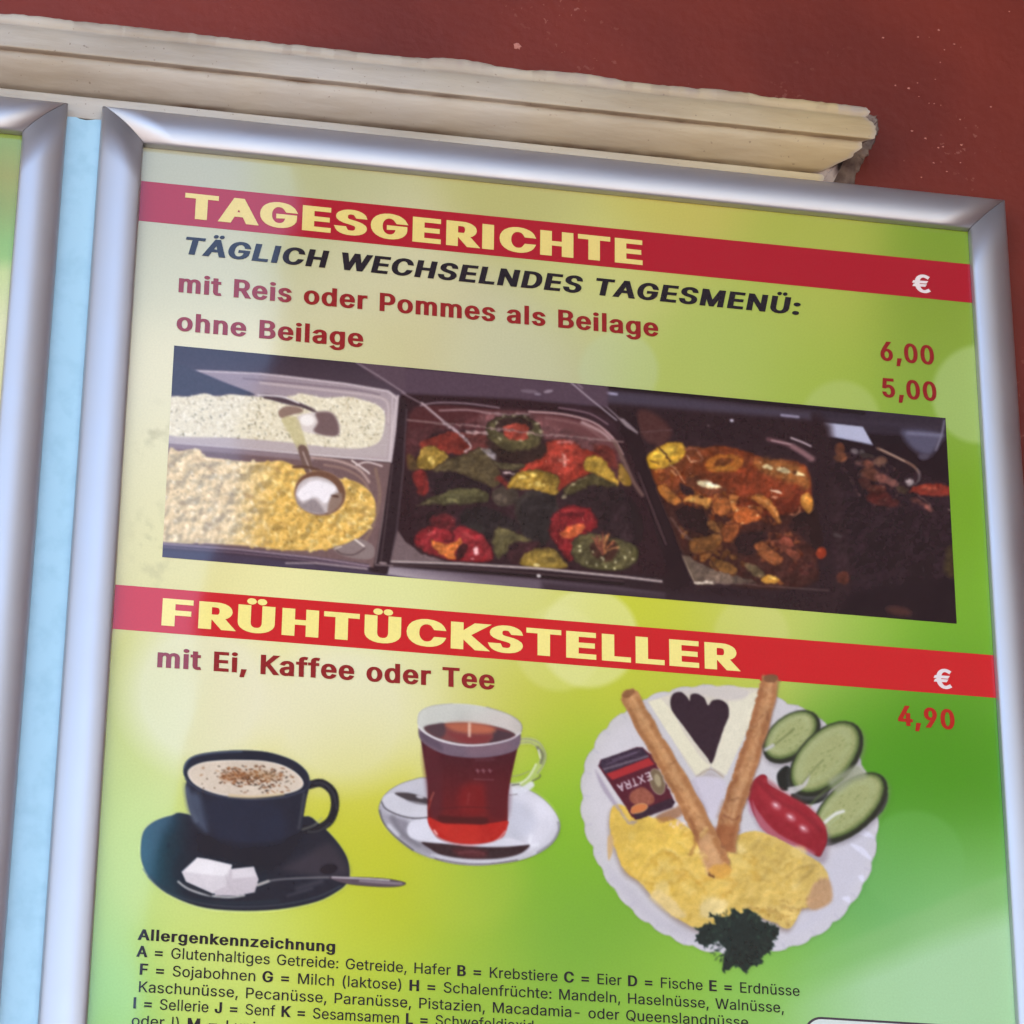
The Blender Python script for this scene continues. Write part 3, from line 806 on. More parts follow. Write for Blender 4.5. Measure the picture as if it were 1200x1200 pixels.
    c.line([(1160, 390), (1200, 470), (1250, 580), (1290, 640)], 18, (120, 92, 84), soft=1.5)
    # left red, sauce, right red
    c.poly([(245, 400), (300, 370), (400, 345), (480, 370), (500, 420), (430, 450), (340, 440), (280, 440)], (136, 48, 36), tex=14, soft=1.6)
    c.poly([(440, 360), (560, 350), (570, 420), (500, 430)], (110, 54, 50), tex=10, soft=1.5)
    c.poly([(700, 500), (800, 470), (830, 400), (920, 385), (1010, 420), (1100, 440), (1150, 500), (1010, 560), (900, 620), (740, 560)], (158, 52, 34), tex=14, soft=1.6)
    c.poly([(840, 400), (930, 388), (1000, 420), (1010, 480), (900, 560), (850, 500)], (176, 62, 44), soft=3, tex=10)
    c.line([(918, 455), (924, 500)], 18, (226, 150, 130), soft=1.2); c.line([(900, 480), (945, 474)], 12, (220, 130, 110), soft=1.2); c.line([(895, 398), (960, 394)], 10, (206, 130, 120), soft=1.2)
    c.poly([(1060, 400), (1150, 430), (1180, 520), (1100, 470)], (110, 44, 36), soft=2.5, tex=8)
    # round stuffed pepper
    c.ell(695, 440, 130, 60, (44, 28, 28), 0, soft=2.4)
    c.ell(690, 350, 138, 88, (82, 76, 46), 5, soft=1, tex=12, rim=(46, 34, 26), rw=4)
    c.ell(700, 395, 110, 34, (96, 88, 50), 5, soft=3, a=.8)
    c.ell(692, 318, 92, 48, (52, 34, 30), 3, soft=1.4, rim=(104, 92, 66), rw=1.4)
    c.poly([(640, 330), (680, 310), (740, 312), (765, 345), (750, 380), (700, 385), (655, 370)], (166, 66, 48), tex=20, ts=2, soft=1.2)
    for x, y, r in [(624, 376, 10), (722, 384, 10), (760, 356, 12), (800, 310, 10), (820, 340, 9), (610, 300, 10), (640, 268, 9), (690, 266, 8), (740, 272, 8), (590, 330, 8)]:
        c.ell(x, y, r, r * .7, (176, 168, 130), soft=1.1, a=.8)
    c.poly([(560, 390), (640, 430), (760, 440), (830, 400), (830, 460), (740, 480), (620, 465)], (52, 36, 30), soft=2.5)
    # yellow pieces and long peppers
    c.poly([(190, 450), (225, 460), (240, 520), (195, 520)], (98, 74, 40), soft=2, tex=10)
    c.poly([(236, 480), (258, 425), (315, 412), (376, 450), (375, 490), (330, 515), (245, 522)], (158, 128, 46), tex=22, ts=2.2, soft=.9, rim=(110, 80, 34), rw=2.4)
    c.ell(300, 480, 22, 12, (214, 184, 90), 60, soft=1.2); c.ell(278, 440, 26, 12, (186, 150, 60), 0, soft=1.5)
    c.poly([(300, 530), (480, 530), (580, 600), (560, 640), (440, 615), (330, 640), (280, 580)], (40, 27, 32), soft=2)
    c.poly([(560, 470), (590, 468), (640, 490), (740, 495), (715, 528), (650, 530), (600, 510)], (84, 76, 50), soft=1, tex=10, rim=(52, 42, 32), rw=2)
    c.poly([(335, 500), (400, 465), (470, 440), (530, 418), (570, 440), (600, 490), (630, 560), (600, 605), (550, 590), (480, 560), (400, 528), (340, 530), (300, 522)], (88, 76, 48), soft=1, tex=14, ts=4, rim=(60, 46, 34), rw=2.5)
    c.line([(560, 435), (600, 462)], 20, (176, 166, 166), soft=1.4); c.line([(540, 425), (575, 437)], 10, (140, 130, 120))
    c.poly([(215, 540), (270, 530), (290, 590), (270, 650), (240, 620)], (122, 36, 32), soft=1.6, tex=10)
    c.poly([(250, 680), (330, 640), (420, 608), (520, 612), (572, 634), (560, 672), (470, 682), (390, 692), (300, 690)], (84, 80, 48), soft=1.1, tex=14, rim=(52, 44, 34), rw=2.6)
    c.line([(350, 640), (430, 622), (520, 624)], 12, (112, 108, 62), soft=2, a=.8); c.ell(400, 668, 22, 10, (116, 112, 70), 10, soft=1.5)
    c.line([(240, 684), (320, 672)], 7, (110, 96, 66), a=.7)
    c.poly([(585, 630), (640, 600), (700, 620), (690, 680), (620, 690)], (76, 66, 54), soft=1.5, tex=12)
    c.ell(630, 655, 34, 16, (106, 92, 76), 20, soft=2, a=.7); c.line([(640, 540), (690, 545)], 8, (190, 170, 160)); c.line([(620, 560), (660, 600)], 20, (110, 36, 30), soft=1.5)
    c.poly([(690, 680), (740, 630), (820, 625), (890, 650), (890, 760), (840, 860), (760, 880), (710, 790)], (42, 38, 38), soft=1.8, tex=6, rim=(56, 48, 40), rw=2)
    c.line([(700, 720), (720, 660), (790, 640)], 14, (66, 60, 50), soft=2.5, a=.8)
    c.poly([(440, 720), (560, 700), (690, 760), (700, 820), (560, 850), (460, 800)], (40, 34, 36), soft=3, tex=6)
    c.line([(500, 790), (540, 800)], 24, (54, 52, 48), soft=3)
    c.poly([(655, 600), (690, 550), (740, 528), (820, 525), (890, 548), (898, 600), (885, 645), (830, 632), (770, 618), (690, 612)], (162, 130, 44), tex=22, ts=2.4, soft=.9, rim=(104, 78, 32), rw=2.6)
    for x, y, r in [(800, 592, 14), (830, 596, 9), (760, 598, 8), (730, 560, 16), (780, 550, 14)]: c.ell(x, y, r, r * .7, (222, 196, 104), soft=1.1, a=.75)
    c.poly([(900, 640), (1000, 560), (1090, 580), (1190, 600), (1290, 760), (1260, 880), (1100, 800), (960, 690)], (44, 30, 34), soft=3, tex=6)
    c.poly([(920, 638), (945, 592), (1010, 560), (1060, 540), (1110, 548), (1180, 590), (1140, 600), (1060, 590), (1000, 620), (950, 645)], (84, 76, 42), soft=1.2, tex=14, rim=(54, 44, 30), rw=2)
    c.line([(930, 650), (960, 590), (1030, 556)], 7, (134, 122, 80), a=.8); c.ell(965, 592, 12, 6, (190, 180, 130)); c.ell(925, 652, 8, 7, (150, 140, 110))
    c.poly([(1015, 510), (1030, 470), (1065, 452), (1110, 478), (1150, 520), (1182, 575), (1165, 588), (1110, 556), (1050, 540)], (186, 150, 50), tex=20, ts=2.2, soft=.9, rim=(130, 92, 36), rw=2.2)
    c.poly([(1180, 510), (1200, 500), (1240, 580), (1220, 600), (1185, 570)], (140, 108, 42), soft=1.2, tex=10)
    # reds at the bottom left
    c.poly([(290, 760), (340, 730), (400, 740), (410, 790), (320, 800)], (104, 32, 36), soft=2, tex=10)
    c.poly([(220, 860), (250, 805), (320, 785), (390, 800), (440, 785), (500, 800), (560, 850), (595, 920), (570, 955), (440, 955), (330, 935), (260, 900)], (142, 34, 40), tex=14, ts=4, soft=1.1, rim=(84, 24, 30), rw=3)
    c.line([(390, 800), (400, 850), (370, 860)], 12, (80, 20, 26), soft=1.6)
    c.poly([(300, 858), (345, 862), (380, 872), (440, 848), (446, 862), (420, 905), (415, 942), (350, 930), (320, 900)], (206, 116, 48), tex=26, ts=2.2, soft=.9, rim=(150, 66, 34), rw=1.6)
    c.poly([(440, 870), (470, 880), (440, 940), (420, 940)], (60, 20, 24), soft=1.2)
    c.ell(510, 902, 12, 18, (240, 186, 180), 0, soft=1.2); c.ell(496, 938, 10, 7, (220, 130, 130)); c.ell(300, 820, 22, 9, (176, 66, 66), -20, soft=1.6); c.ell(470, 830, 26, 9, (170, 60, 60), 20, soft=1.8)
    c.poly([(585, 870), (600, 805), (640, 790), (690, 820), (770, 848), (740, 866), (690, 872), (655, 915), (610, 935)], (100, 92, 54), tex=14, soft=1.1, rim=(66, 54, 38), rw=2.4)
    c.line([(640, 800), (630, 850), (610, 900)], 12, (124, 116, 74), soft=2, a=.6)
    c.poly([(660, 920), (740, 870), (800, 860), (790, 900), (700, 960)], (64, 34, 38), soft=2)
    c.poly([(715, 960), (745, 915), (810, 890), (880, 900), (935, 960), (930, 985), (820, 985), (740, 975)], (148, 122, 48), tex=16, soft=1.1, rim=(104, 80, 38), rw=2.4)
    c.ell(796, 970, 14, 7, (226, 206, 140)); c.ell(830, 925, 50, 10, (176, 148, 62), 0, soft=2, a=.7)
    c.poly([(850, 790), (880, 720), (950, 685), (1040, 700), (1085, 760), (1070, 800), (1000, 840), (960, 960), (900, 900), (870, 850)], (136, 30, 34), tex=14, ts=4, soft=1.3, rim=(78, 20, 26), rw=3)
    c.line([(900, 720), (960, 740), (1010, 730)], 16, (96, 22, 28), soft=2); c.ell(960, 712, 30, 10, (176, 52, 52), 0, soft=2, a=.8)
    c.poly([(900, 830), (930, 800), (985, 770), (1030, 785), (1000, 820), (950, 845)], (190, 92, 46), tex=20, soft=1.1)
    c.poly([(955, 900), (980, 840), (1040, 815), (1120, 830), (1200, 850), (1270, 890), (1260, 960), (1190, 995), (1060, 990), (980, 960)], (92, 86, 50), tex=16, soft=1.2, rim=(52, 46, 32), rw=3)
    c.poly([(1050, 870), (1150, 850), (1180, 900), (1130, 950), (1060, 930)], (70, 40, 30), soft=2)
    for k in range(14):
        r_ = random.Random(k); an = r_.uniform(-2.6, -.3)
        c.line([(1105, 915), (1105 + math.cos(an) * 34, 905 + math.sin(an) * 34), (1105 + math.cos(an) * r_.uniform(50, 84), 900 + math.sin(an) * r_.uniform(50, 90))], r_.uniform(6, 10), random.Random(k + 50).choice([(190, 116, 62), (150, 80, 56), (206, 140, 80), (120, 66, 52)]), a=.85)
    for x, y, r in [(1000, 905, 13), (992, 880, 9), (1165, 955, 10), (1210, 930, 10), (1100, 940, 12), (1060, 910, 9), (1160, 985, 9), (1030, 960, 9), (1230, 910, 9), (1120, 975, 9), (1250, 940, 8), (1075, 970, 8)]:
        c.ell(x, y, r, r, (128, 122, 76), soft=1.6, a=.8); c.ell(x, y, r * .45, r * .5, (232, 222, 180), soft=.9)
    # tray front
    c.poly([(112, 790), (140, 800), (180, 860), (260, 915), (360, 952), (108, 950)], (124, 104, 104), soft=1, sm=False, tex=6)
    c.poly([(108, 946), (600, 962), (1200, 1020), (1330, 1040), (1330, 1180), (600, 1120), (100, 1060)], (50, 34, 40), sm=False, soft=1)
    c.line([(108, 952), (420, 962), (800, 985), (1200, 1024), (1380, 1046)], 11, (188, 172, 166), sm=False, soft=.8); c.line([(108, 968), (500, 984), (1200, 1044)], 5, (90, 70, 70), sm=False)
    c.line([(108, 985), (500, 1004), (820, 1024), (1200, 1058)], 9, (34, 22, 26), sm=False)
    c.poly([(100, 975), (400, 1000), (800, 1035), (1200, 1075), (1400, 1100), (1400, 1160), (800, 1100), (90, 1030)], vgrad((600, 685), (110, 94, 104), (596, 702), (168, 154, 158)), sm=False, soft=2)
    c.poly([(820, 1045), (1200, 1080), (1800, 1130), (1800, 1230), (820, 1110)], (56, 40, 48), soft=6, sm=False, a=.75)
    c.ell(805, 1020, 10, 8, (210, 200, 196)); c.line([(1200, 1130), (1700, 1180)], 10, (96, 78, 80), soft=3, a=.5)
    # glass lines
    c.line([(135, 284), (420, 312), (800, 352), (1200, 392)], 9, (150, 122, 118), sm=False, a=.8); c.line([(470, 348), (560, 356)], 12, (196, 170, 164), a=.8)
    c.line([(0, 42), (140, 150), (260, 214)], 6, (170, 152, 156), a=.8, sm=False); c.line([(258, 210), (340, 280), (430, 356), (478, 402)], 11, (178, 158, 158), soft=.8); c.line([(478, 400), (478, 425), (455, 436)], 9, (190, 172, 166))
    c.line([(955, 112), (1040, 185), (1170, 290)], 6, (180, 166, 172), sm=False); c.line([(985, 116), (1010, 140)], 6, (150, 130, 140))
    # --- divider first / second
    c.poly([(146, 165), (190, 215), (176, 500), (150, 780), (108, 960), (96, 1010), (20, 1010), (60, 700), (104, 480)], (50, 34, 40), sm=False, soft=1.2, tex=5)
    c.line([(186, 240), (170, 520), (140, 800), (112, 950)], 6, (112, 92, 96), a=.7, sm=False); c.line([(104, 500), (72, 760), (40, 960)], 7, (150, 130, 126), a=.8, sm=False)
    c.line([(120, 500), (92, 740), (64, 960)], 6, (96, 78, 80), sm=False, a=.8); c.line([(40, 968), (120, 972)], 7, (130, 112, 112))
    # --- first tray, rice and couscous
    c.frame(180, 390, 4.0)
    c.poly([(80, 40), (900, 130), (1160, 150), (1160, 300), (80, 320)], vgrad((200, 415), (64, 50, 60), (200, 455), (84, 68, 78)), sm=False, soft=1)
    c.poly([(900, 100), (1180, 150), (1180, 290), (1040, 210)], (96, 76, 86), soft=2, sm=False); c.line([(950, 140), (1050, 200), (1180, 285)], 6, (168, 150, 154), sm=False, a=.8)
    c.poly([(150, 175), (330, 180), (600, 198), (900, 235), (1100, 268), (1148, 300), (1135, 450), (1112, 606), (900, 590), (700, 572), (400, 545), (60, 518), (60, 300)], vgrad((300, 440), (158, 142, 148), (320, 540), (186, 170, 168)), sm=False, soft=1)
    c.line([(190, 178), (500, 192), (900, 240), (1100, 276), (1140, 310), (1120, 450), (1105, 600)], 7, (208, 194, 192), sm=False); c.line([(500, 235), (860, 275), (1040, 300), (1095, 330), (1100, 420)], 9, (206, 190, 184), soft=1, a=.8)
    c.line([(420, 215), (900, 262), (1060, 290)], 6, (120, 100, 108), a=.7)
    c.poly([(70, 140), (200, 180), (330, 235), (470, 292), (300, 296), (200, 296), (90, 310)], (66, 56, 66), soft=1.2, tex=5); c.line([(190, 178), (330, 235), (470, 290)], 6, (56, 48, 66), a=.8)
    RI = [(70, 312), (160, 300), (240, 285), (300, 300), (360, 288), (480, 300), (640, 300), (690, 285), (800, 305), (900, 300), (980, 315), (1050, 340), (1080, 372), (1085, 420), (1066, 500), (1010, 535), (900, 545), (760, 530), (600, 512), (350, 492), (66, 480)]
    c.poly(RI, (226, 216, 190), soft=1.1, tex=14, ts=2)
    c.scatter(RI, 900, (.8, 2.0), (.5, .9), [(238, 228, 206), (224, 212, 184), (204, 190, 158), (244, 236, 220)], 21, (.5, .95))
    c.scatter(RI, 170, (.7, 2.0), (.4, .8), [(120, 108, 86), (96, 88, 66), (150, 134, 104)], 22, (.4, .9))
    c.scatter(RI, 120, (1.5, 3.4), (.8, 1.5), [(190, 172, 138), (200, 184, 150)], 23, (.25, .5))
    c.scatter(RI, 260, (1.0, 2.4), (.5, 1.0), [(248, 242, 226), (240, 232, 208)], 24, (.5, .9))
    c.poly([(66, 484), (350, 496), (600, 514), (800, 536), (980, 545), (1060, 520), (1090, 430), (1105, 440), (1090, 580), (900, 580), (400, 540), (60, 512)], (190, 176, 172), sm=False, soft=1.4, a=.85)
    c.line([(60, 516), (400, 543), (760, 574), (1110, 604)], 6, (232, 222, 216), sm=False, a=.8)
    # lower tray metal
    c.poly([(60, 520), (400, 548), (760, 580), (1112, 610), (1090, 760), (1060, 930), (1030, 1100), (600, 1052), (30, 1040)], (124, 98, 96), sm=False, soft=1, tex=6)
    c.line([(60, 528), (400, 556), (740, 588)], 26, (160, 142, 146), sm=False, soft=1.5, a=.7)
    c.line([(740, 585), (860, 600), (960, 640), (1010, 700)], 12, (186, 160, 150), soft=1.2); c.line([(800, 620), (900, 640), (980, 690), (1020, 760)], 9, (160, 130, 118), soft=1.2)
    c.line([(930, 600), (1000, 650), (1010, 660)], 9, (220, 204, 196)); c.line([(950, 622), (1000, 606), (1070, 625)], 8, (214, 196, 190)); c.line([(1040, 640), (1060, 760), (1030, 900), (980, 990)], 14, (150, 122, 104), soft=1.6, a=.8)
    CO = [(66, 570), (120, 556), (210, 545), (240, 580), (330, 592), (440, 605), (540, 605), (600, 600), (680, 630), (760, 650), (850, 690), (900, 685), (980, 715), (1035, 780), (1036, 860), (1000, 930), (930, 980), (850, 1008), (740, 1020), (600, 1018), (450, 1000), (200, 985), (40, 978)]
    def cc(x, y, r):  # paler to the left: glare on the cover sheet put into the colour
        t = min(1, max(0, (x - 285) / 40 + r.uniform(-.3, .3)))
        base = np.array(r.choice([(232, 212, 172), (220, 198, 156), (240, 224, 188), (208, 184, 140)]), float)
        y2 = np.array(r.choice([(230, 198, 122), (216, 178, 96), (240, 214, 146), (222, 186, 106)]), float)
        return base * (1 - t) + y2 * t
    c.poly(CO, vgrad((285, 560), (218, 196, 154), (330, 570), (218, 180, 100)), soft=1.2, tex=20, ts=3)
    c.scatter(CO, 620, (1.6, 3.8), (1.2, 2.6), cc, 31, (.4, .8), shade=16, soft=.8)
    c.scatter(CO, 500, (.6, 1.5), (.5, 1.0), cc, 33, (.3, .7), shade=12)
    c.scatter([(780, 700), (1030, 760), (1000, 930), (600, 1010), (500, 900)], 90, (.6, 1.4), (.5, .9), [(120, 84, 34), (96, 66, 30), (140, 100, 40)], 34, (.4, .8))
    c.scatter([(70, 560), (500, 610), (480, 800), (70, 800)], 70, (.6, 1.4), (.5, .9), [(130, 110, 84), (110, 92, 70)], 35, (.3, .7))
    ck = poly_mask(c, 4, 180, 390, [CO], 2)
    r = noise2(c.X + 1.2, c.Y + 1.8, 10, 55, 2) - noise2(c.X - 1.2, c.Y - 1.8, 10, 55, 2)
    c.img = c.img * (1 + .34 * np.clip(-r * 2.0, -.45, .2) * ck)[..., None]
    c.scatter(CO, 60, (3, 6), (1.2, 2.2), [(160, 124, 80), (150, 116, 82)], 36, (.12, .3), rot=(-.5, .9), soft=1.6)
    # upper spoon
    c.poly([(490, 292), (560, 290), (660, 318), (760, 362), (700, 350), (600, 330)], (100, 84, 90), soft=.9); c.line([(490, 292), (600, 300), (680, 330)], 7, (226, 216, 212)); c.line([(520, 305), (640, 326), (770, 376)], 9, (86, 66, 70))
    c.poly([(585, 370), (620, 345), (680, 350), (700, 370), (650, 385), (600, 400)], (150, 124, 110), soft=1.4)
    c.poly([(668, 410), (690, 385), (760, 372), (830, 372), (866, 420), (866, 480), (800, 480), (730, 470), (680, 450)], (216, 204, 196), soft=1.2)
    c.poly([(760, 376), (830, 374), (864, 420), (864, 480), (800, 482), (750, 460), (770, 420)], (124, 100, 98), soft=2.2); c.ell(720, 410, 34, 26, (238, 230, 222), soft=2)
    # ladle
    c.poly([(600, 405), (668, 396), (700, 470), (724, 560), (690, 570), (640, 480)], (196, 184, 136), soft=2, tex=8, a=.75)
    c.poly([(676, 540), (716, 536), (744, 630), (736, 664), (710, 650)], (122, 96, 86), soft=1); c.line([(700, 560), (736, 650)], 6, (190, 170, 160))
    c.line([(655, 630), (720, 630), (790, 650)], 12, (104, 74, 60), soft=1)
    c.ell(780, 752, 122, 106, (122, 86, 66), 10, soft=1.0, rim=(164, 130, 108), rw=1.6)
    c.ell(768, 762, 104, 88, (200, 188, 184), 12, soft=1.2); c.poly([(700, 720), (760, 690), (850, 720), (836, 770), (800, 800), (760, 770), (700, 790), (672, 760)], (236, 228, 226), soft=2.4)
    c.poly([(670, 770), (700, 800), (750, 780), (790, 820), (800, 850), (730, 840), (680, 810)], (156, 142, 140), soft=2.6); c.poly([(830, 770), (880, 750), (880, 800), (840, 840), (815, 845)], (150, 126, 112), soft=2); c.ell(850, 766, 20, 5, (90, 60, 50), 10)
    # tray front
    c.poly([(840, 1010), (900, 990), (960, 965), (1030, 1000), (1020, 1060), (900, 1050)], (146, 128, 124), soft=1.4); c.line([(850, 1012), (880, 1036), (940, 1040), (990, 1010)], 7, (106, 86, 84)); c.line([(945, 970), (985, 1000)], 9, (226, 212, 200)); c.line([(880, 1002), (850, 1014)], 6, (214, 200, 180))
    c.poly([(40, 982), (400, 1008), (760, 1050), (1010, 1085), (1010, 1130), (700, 1100), (36, 1060)], (74, 58, 72), sm=False, soft=1)
    c.line([(40, 990), (400, 1016), (760, 1056), (1010, 1094)], 9, (176, 154, 160), sm=False, a=.8); c.line([(40, 1004), (400, 1032), (700, 1064), (1000, 1102)], 6, (140, 116, 126), sm=False, a=.8)
    c.poly([(36, 1020), (400, 1046), (760, 1090), (1000, 1120), (1400, 1180), (36, 1100)], (78, 66, 84), sm=False, soft=1.4); c.line([(620, 1080), (760, 1080), (1000, 1108)], 7, (200, 184, 178), sm=False, a=.8)
    c.line([(1120, 300), (1112, 600)], 3, (220, 206, 200)); c.ell(1075, 1080, 20, 5, (170, 150, 148), 5)
    # white tray wall to the right
    c.line([(1146, 296), (1132, 460), (1112, 604)], 10, (196, 180, 180), sm=False)
    mk = poly_mask(c, 4, 430, 420, [[(190, 340), (560, 260), (700, 240), (1100, 400), (1200, 480), (1260, 990), (700, 960), (230, 930)]])
    mk = np.maximum(mk, poly_mask(c, 4.8, 700, 440, [[(270, 380), (560, 370), (1190, 480), (1240, 1180), (560, 1180), (420, 800)]]))
    mk = np.maximum(mk, poly_mask(c, 4.615, 880, 480, [[(430, 200), (900, 330), (1090, 400), (1090, 900), (450, 1000)]]))
    finish(c, np.maximum(mk, ck * .12), 1.15, .20, 7.0, 3, .16, 1, 6)
    c.img = c.img * (.80 + .24 * c.img / 255.)
    g_ = c.img.mean(2, keepdims=True); c.img = c.img + (g_ - c.img) * (.10 * mk[..., None])
    c.img *= 1 + .16 * mk[..., None]
    c.img *= (1 + .55 * noise2(c.X, c.Y, 11, 131, 3) * mk)[..., None]
    sp = np.clip((noise2(c.X, c.Y, 2.4, 141, 1) - .43) * 14, 0, 1) * np.clip(noise2(c.X, c.Y, 20, 142, 1) * 4 + .4, 0, 1) * mk * np.clip((c.img.max(2) - 70) / 60, 0, 1)
    c.img = c.img * (1 - .5 * sp[..., None]) + np.array((232, 206, 170.)) * .5 * sp[..., None]
    veil = .10 * mk
    c.img = c.img * (1 - veil[..., None]) * (1 - .10 * mk[..., None]) + np.array((92, 58, 60.)) * veil[..., None]
    c.img += noise2(c.X, c.Y, 2.2, 91, 2)[..., None] * 7
    return c

# ------------------------------------------------------------------ printed coffee cup, tea glass and breakfast plate
def cutout(x0, y0, x1, y1):
    c = Canvas(x0, y0, x1, y1)
    c.img = background(c.X, c.Y)
    c.cov[:] = 0
    return c

def paint_coffee():
    c = cutout(150, 862, 486, 1084)
    c.frame(150, 860, 3.53)
    c.poly([(50, 480), (62, 400), (110, 360), (180, 335), (245, 330), (520, 420), (720, 340), (800, 375), (860, 440), (905, 510), (920, 580), (912, 620), (870, 655), (780, 700), (620, 732), (440, 738), (290, 720), (160, 665), (90, 600), (58, 540)], (216, 222, 190), soft=2, a=.35)
    c.poly([(52, 480), (64, 405), (110, 362), (180, 338), (245, 332), (520, 420), (720, 342), (790, 372), (860, 440), (905, 510), (917, 575), (908, 615), (870, 650), (780, 695), (620, 727), (440, 732), (290, 714), (160, 660), (92, 598), (60, 540)],
           vgrad((170, 950), (12, 66, 76), (225, 950), (28, 32, 44)), soft=.8, tex=4, rim=(34, 44, 54), rw=1.6)  # teal left part: blue sheen on the cover painted into the saucer
    c.line([(62, 560), (110, 620), (200, 672), (330, 706), (480, 716), (640, 706), (780, 676), (880, 630)], 5, (70, 84, 94), soft=.9, a=.7)
    c.line([(90, 590), (170, 650), (300, 690), (450, 700), (620, 692)], 10, (30, 48, 60), soft=2, a=.8)
    c.ell(168, 462, 8, 12, (12, 40, 54)); c.line([(210, 470), (190, 520)], 8, (18, 46, 60), a=.6, soft=1.5)
    c.poly([(640, 560), (740, 500), (830, 450), (890, 520), (905, 580), (800, 590)], (58, 52, 60), soft=7, a=.8)
    c.ell(830, 560, 38, 22, (26, 24, 34), -10, soft=1.8); c.line([(700, 640), (800, 610)], 14, (78, 74, 82), soft=3, a=.6); c.line([(660, 670), (760, 640)], 8, (92, 88, 96), soft=2, a=.5)
    c.poly([(300, 400), (520, 430), (720, 380), (700, 470), (600, 560), (480, 590), (360, 560), (290, 480)], (24, 27, 38), soft=6, a=.9)
    c.poly([(200, 520), (300, 500), (560, 560), (560, 640), (330, 690), (210, 640)], (22, 34, 46), soft=6, a=.6)
    # handle
    c.line([(752, 212), (800, 204), (846, 240), (856, 300), (835, 360), (785, 392), (735, 396)], 34, (26, 28, 36), soft=.8)
    c.line([(770, 204), (812, 208), (850, 250), (862, 310)], 6, (64, 66, 74), soft=1, a=.7); c.line([(835, 372), (790, 402), (745, 406)], 6, (80, 84, 84), soft=1, a=.6)
    c.line([(722, 396), (770, 378), (800, 350)], 7, (150, 148, 130), soft=1.2, a=.55)
    # body
    c.poly([(262, 170), (242, 200), (238, 230), (247, 290), (268, 350), (310, 400), (360, 430), (480, 450), (600, 445), (680, 420), (715, 395), (726, 340), (738, 270), (751, 215), (742, 190), (500, 110)], (30, 34, 48), soft=.8, tex=3)
    c.poly([(238, 210), (262, 240), (300, 260), (330, 400), (290, 380), (254, 320)], (78, 88, 106), soft=6, a=.75); c.line([(242, 230), (252, 300), (280, 360)], 12, (104, 112, 128), soft=3, a=.6)
    c.poly([(330, 270), (600, 285), (640, 440), (380, 440)], (34, 42, 62), soft=8, a=.6)
    c.line([(728, 250), (718, 320), (706, 390)], 8, (96, 96, 98), soft=1.8, a=.6)
    # rim
    c.poly([(228, 150), (240, 115), (280, 88), (360, 74), (470, 68), (580, 76), (680, 108), (735, 150), (752, 190), (742, 225), (690, 250), (600, 268), (460, 270), (350, 252), (268, 215), (235, 180)], (28, 34, 48), soft=.8, rim=(52, 62, 80), rw=1.5)
    c.line([(233, 140), (262, 100), (350, 80), (470, 74)], 6, (84, 96, 116), soft=1, a=.8); c.line([(236, 186), (300, 236), (400, 262), (520, 272), (640, 264), (730, 236)], 5, (66, 72, 90), soft=1, a=.7)
    FO = [(246, 165), (262, 138), (310, 118), (380, 110), (460, 108), (560, 112), (640, 130), (700, 165), (726, 205), (700, 235), (620, 255), (520, 264), (420, 260), (330, 238), (270, 205)]
    c.poly(FO, (212, 194, 172), soft=.8, tex=6, rim=(226, 212, 194), rw=3)
    c.line([(420, 256), (520, 262), (640, 250)], 12, (206, 176, 120), soft=1.5, a=.6)
    for k in range(230):
        r_ = random.Random(k + 300)
        x = r_.gauss(500, 78); y = r_.gauss(178, 26) + (x - 500) * .05
        if 300 < x < 690 and 125 < y < 245:
            c.spot(150 + x / 3.53, 860 + y / 3.53, r_.uniform(.8, 2.4), r_.uniform(.5, 1.1), r_.uniform(-.6, .6), r_.choice([(104, 52, 24), (132, 74, 38), (70, 42, 28), (150, 92, 50), (52, 38, 30)]), r_.uniform(.6, 1))
    c.ell(440, 175, 58, 20, (150, 92, 52), -8, soft=4, a=.6); c.ell(560, 172, 60, 20, (150, 104, 60), 6, soft=4, a=.45)
    for k in range(26):
        r_ = random.Random(k + 900)
        c.spot(150 + r_.uniform(290, 680) / 3.53, 860 + r_.uniform(130, 248) / 3.53, r_.uniform(.5, 1.1), r_.uniform(.5, .9), 0, (70, 48, 36), .8)
    # spoon and sugar
    c.line([(208, 612), (250, 642), (330, 668), (420, 676), (480, 668)], 9, (196, 190, 184), soft=.8, a=.85)
    c.line([(535, 626), (600, 606), (700, 598), (820, 594), (900, 596)], 8, (110, 106, 108), soft=.8, a=.9); c.line([(536, 626), (580, 610)], 12, (170, 164, 158))
    c.poly([(840, 590), (940, 592), (1060, 598), (1130, 610), (1150, 620), (1120, 632), (1040, 634), (920, 624), (850, 606)], (88, 74, 82), soft=.7, rim=(50, 40, 46), rw=1)
    c.line([(845, 594), (960, 598), (1080, 606)], 6, (214, 206, 206), soft=.8, a=.9); c.line([(960, 608), (1060, 616), (1130, 620)], 9, (156, 142, 148), soft=1.2, a=.8)
    c.poly([(222, 572), (286, 512), (330, 518), (430, 542), (420, 600), (402, 640), (352, 662), (240, 612)], (214, 204, 204), soft=.7, sm=False, tex=6)
    c.poly([(226, 570), (288, 514), (428, 544), (404, 590), (300, 580)], (232, 224, 222), soft=2, sm=False)
    c.poly([(424, 560), (520, 550), (540, 602), (524, 656), (450, 670), (360, 668), (356, 650), (404, 632)], (200, 188, 190), soft=.7, sm=False, tex=6)
    c.poly([(430, 562), (518, 552), (530, 590), (430, 600)], (222, 212, 212), soft=2, sm=False); c.line([(404, 588), (420, 632)], 7, (188, 176, 178), soft=1.4, a=.7)
    c.line([(230, 618), (300, 650), (344, 668)], 8, (40, 44, 52), soft=1)
    finish(c, None, 0, 0, 6, 9, .05, 1, 1.6)
    return c

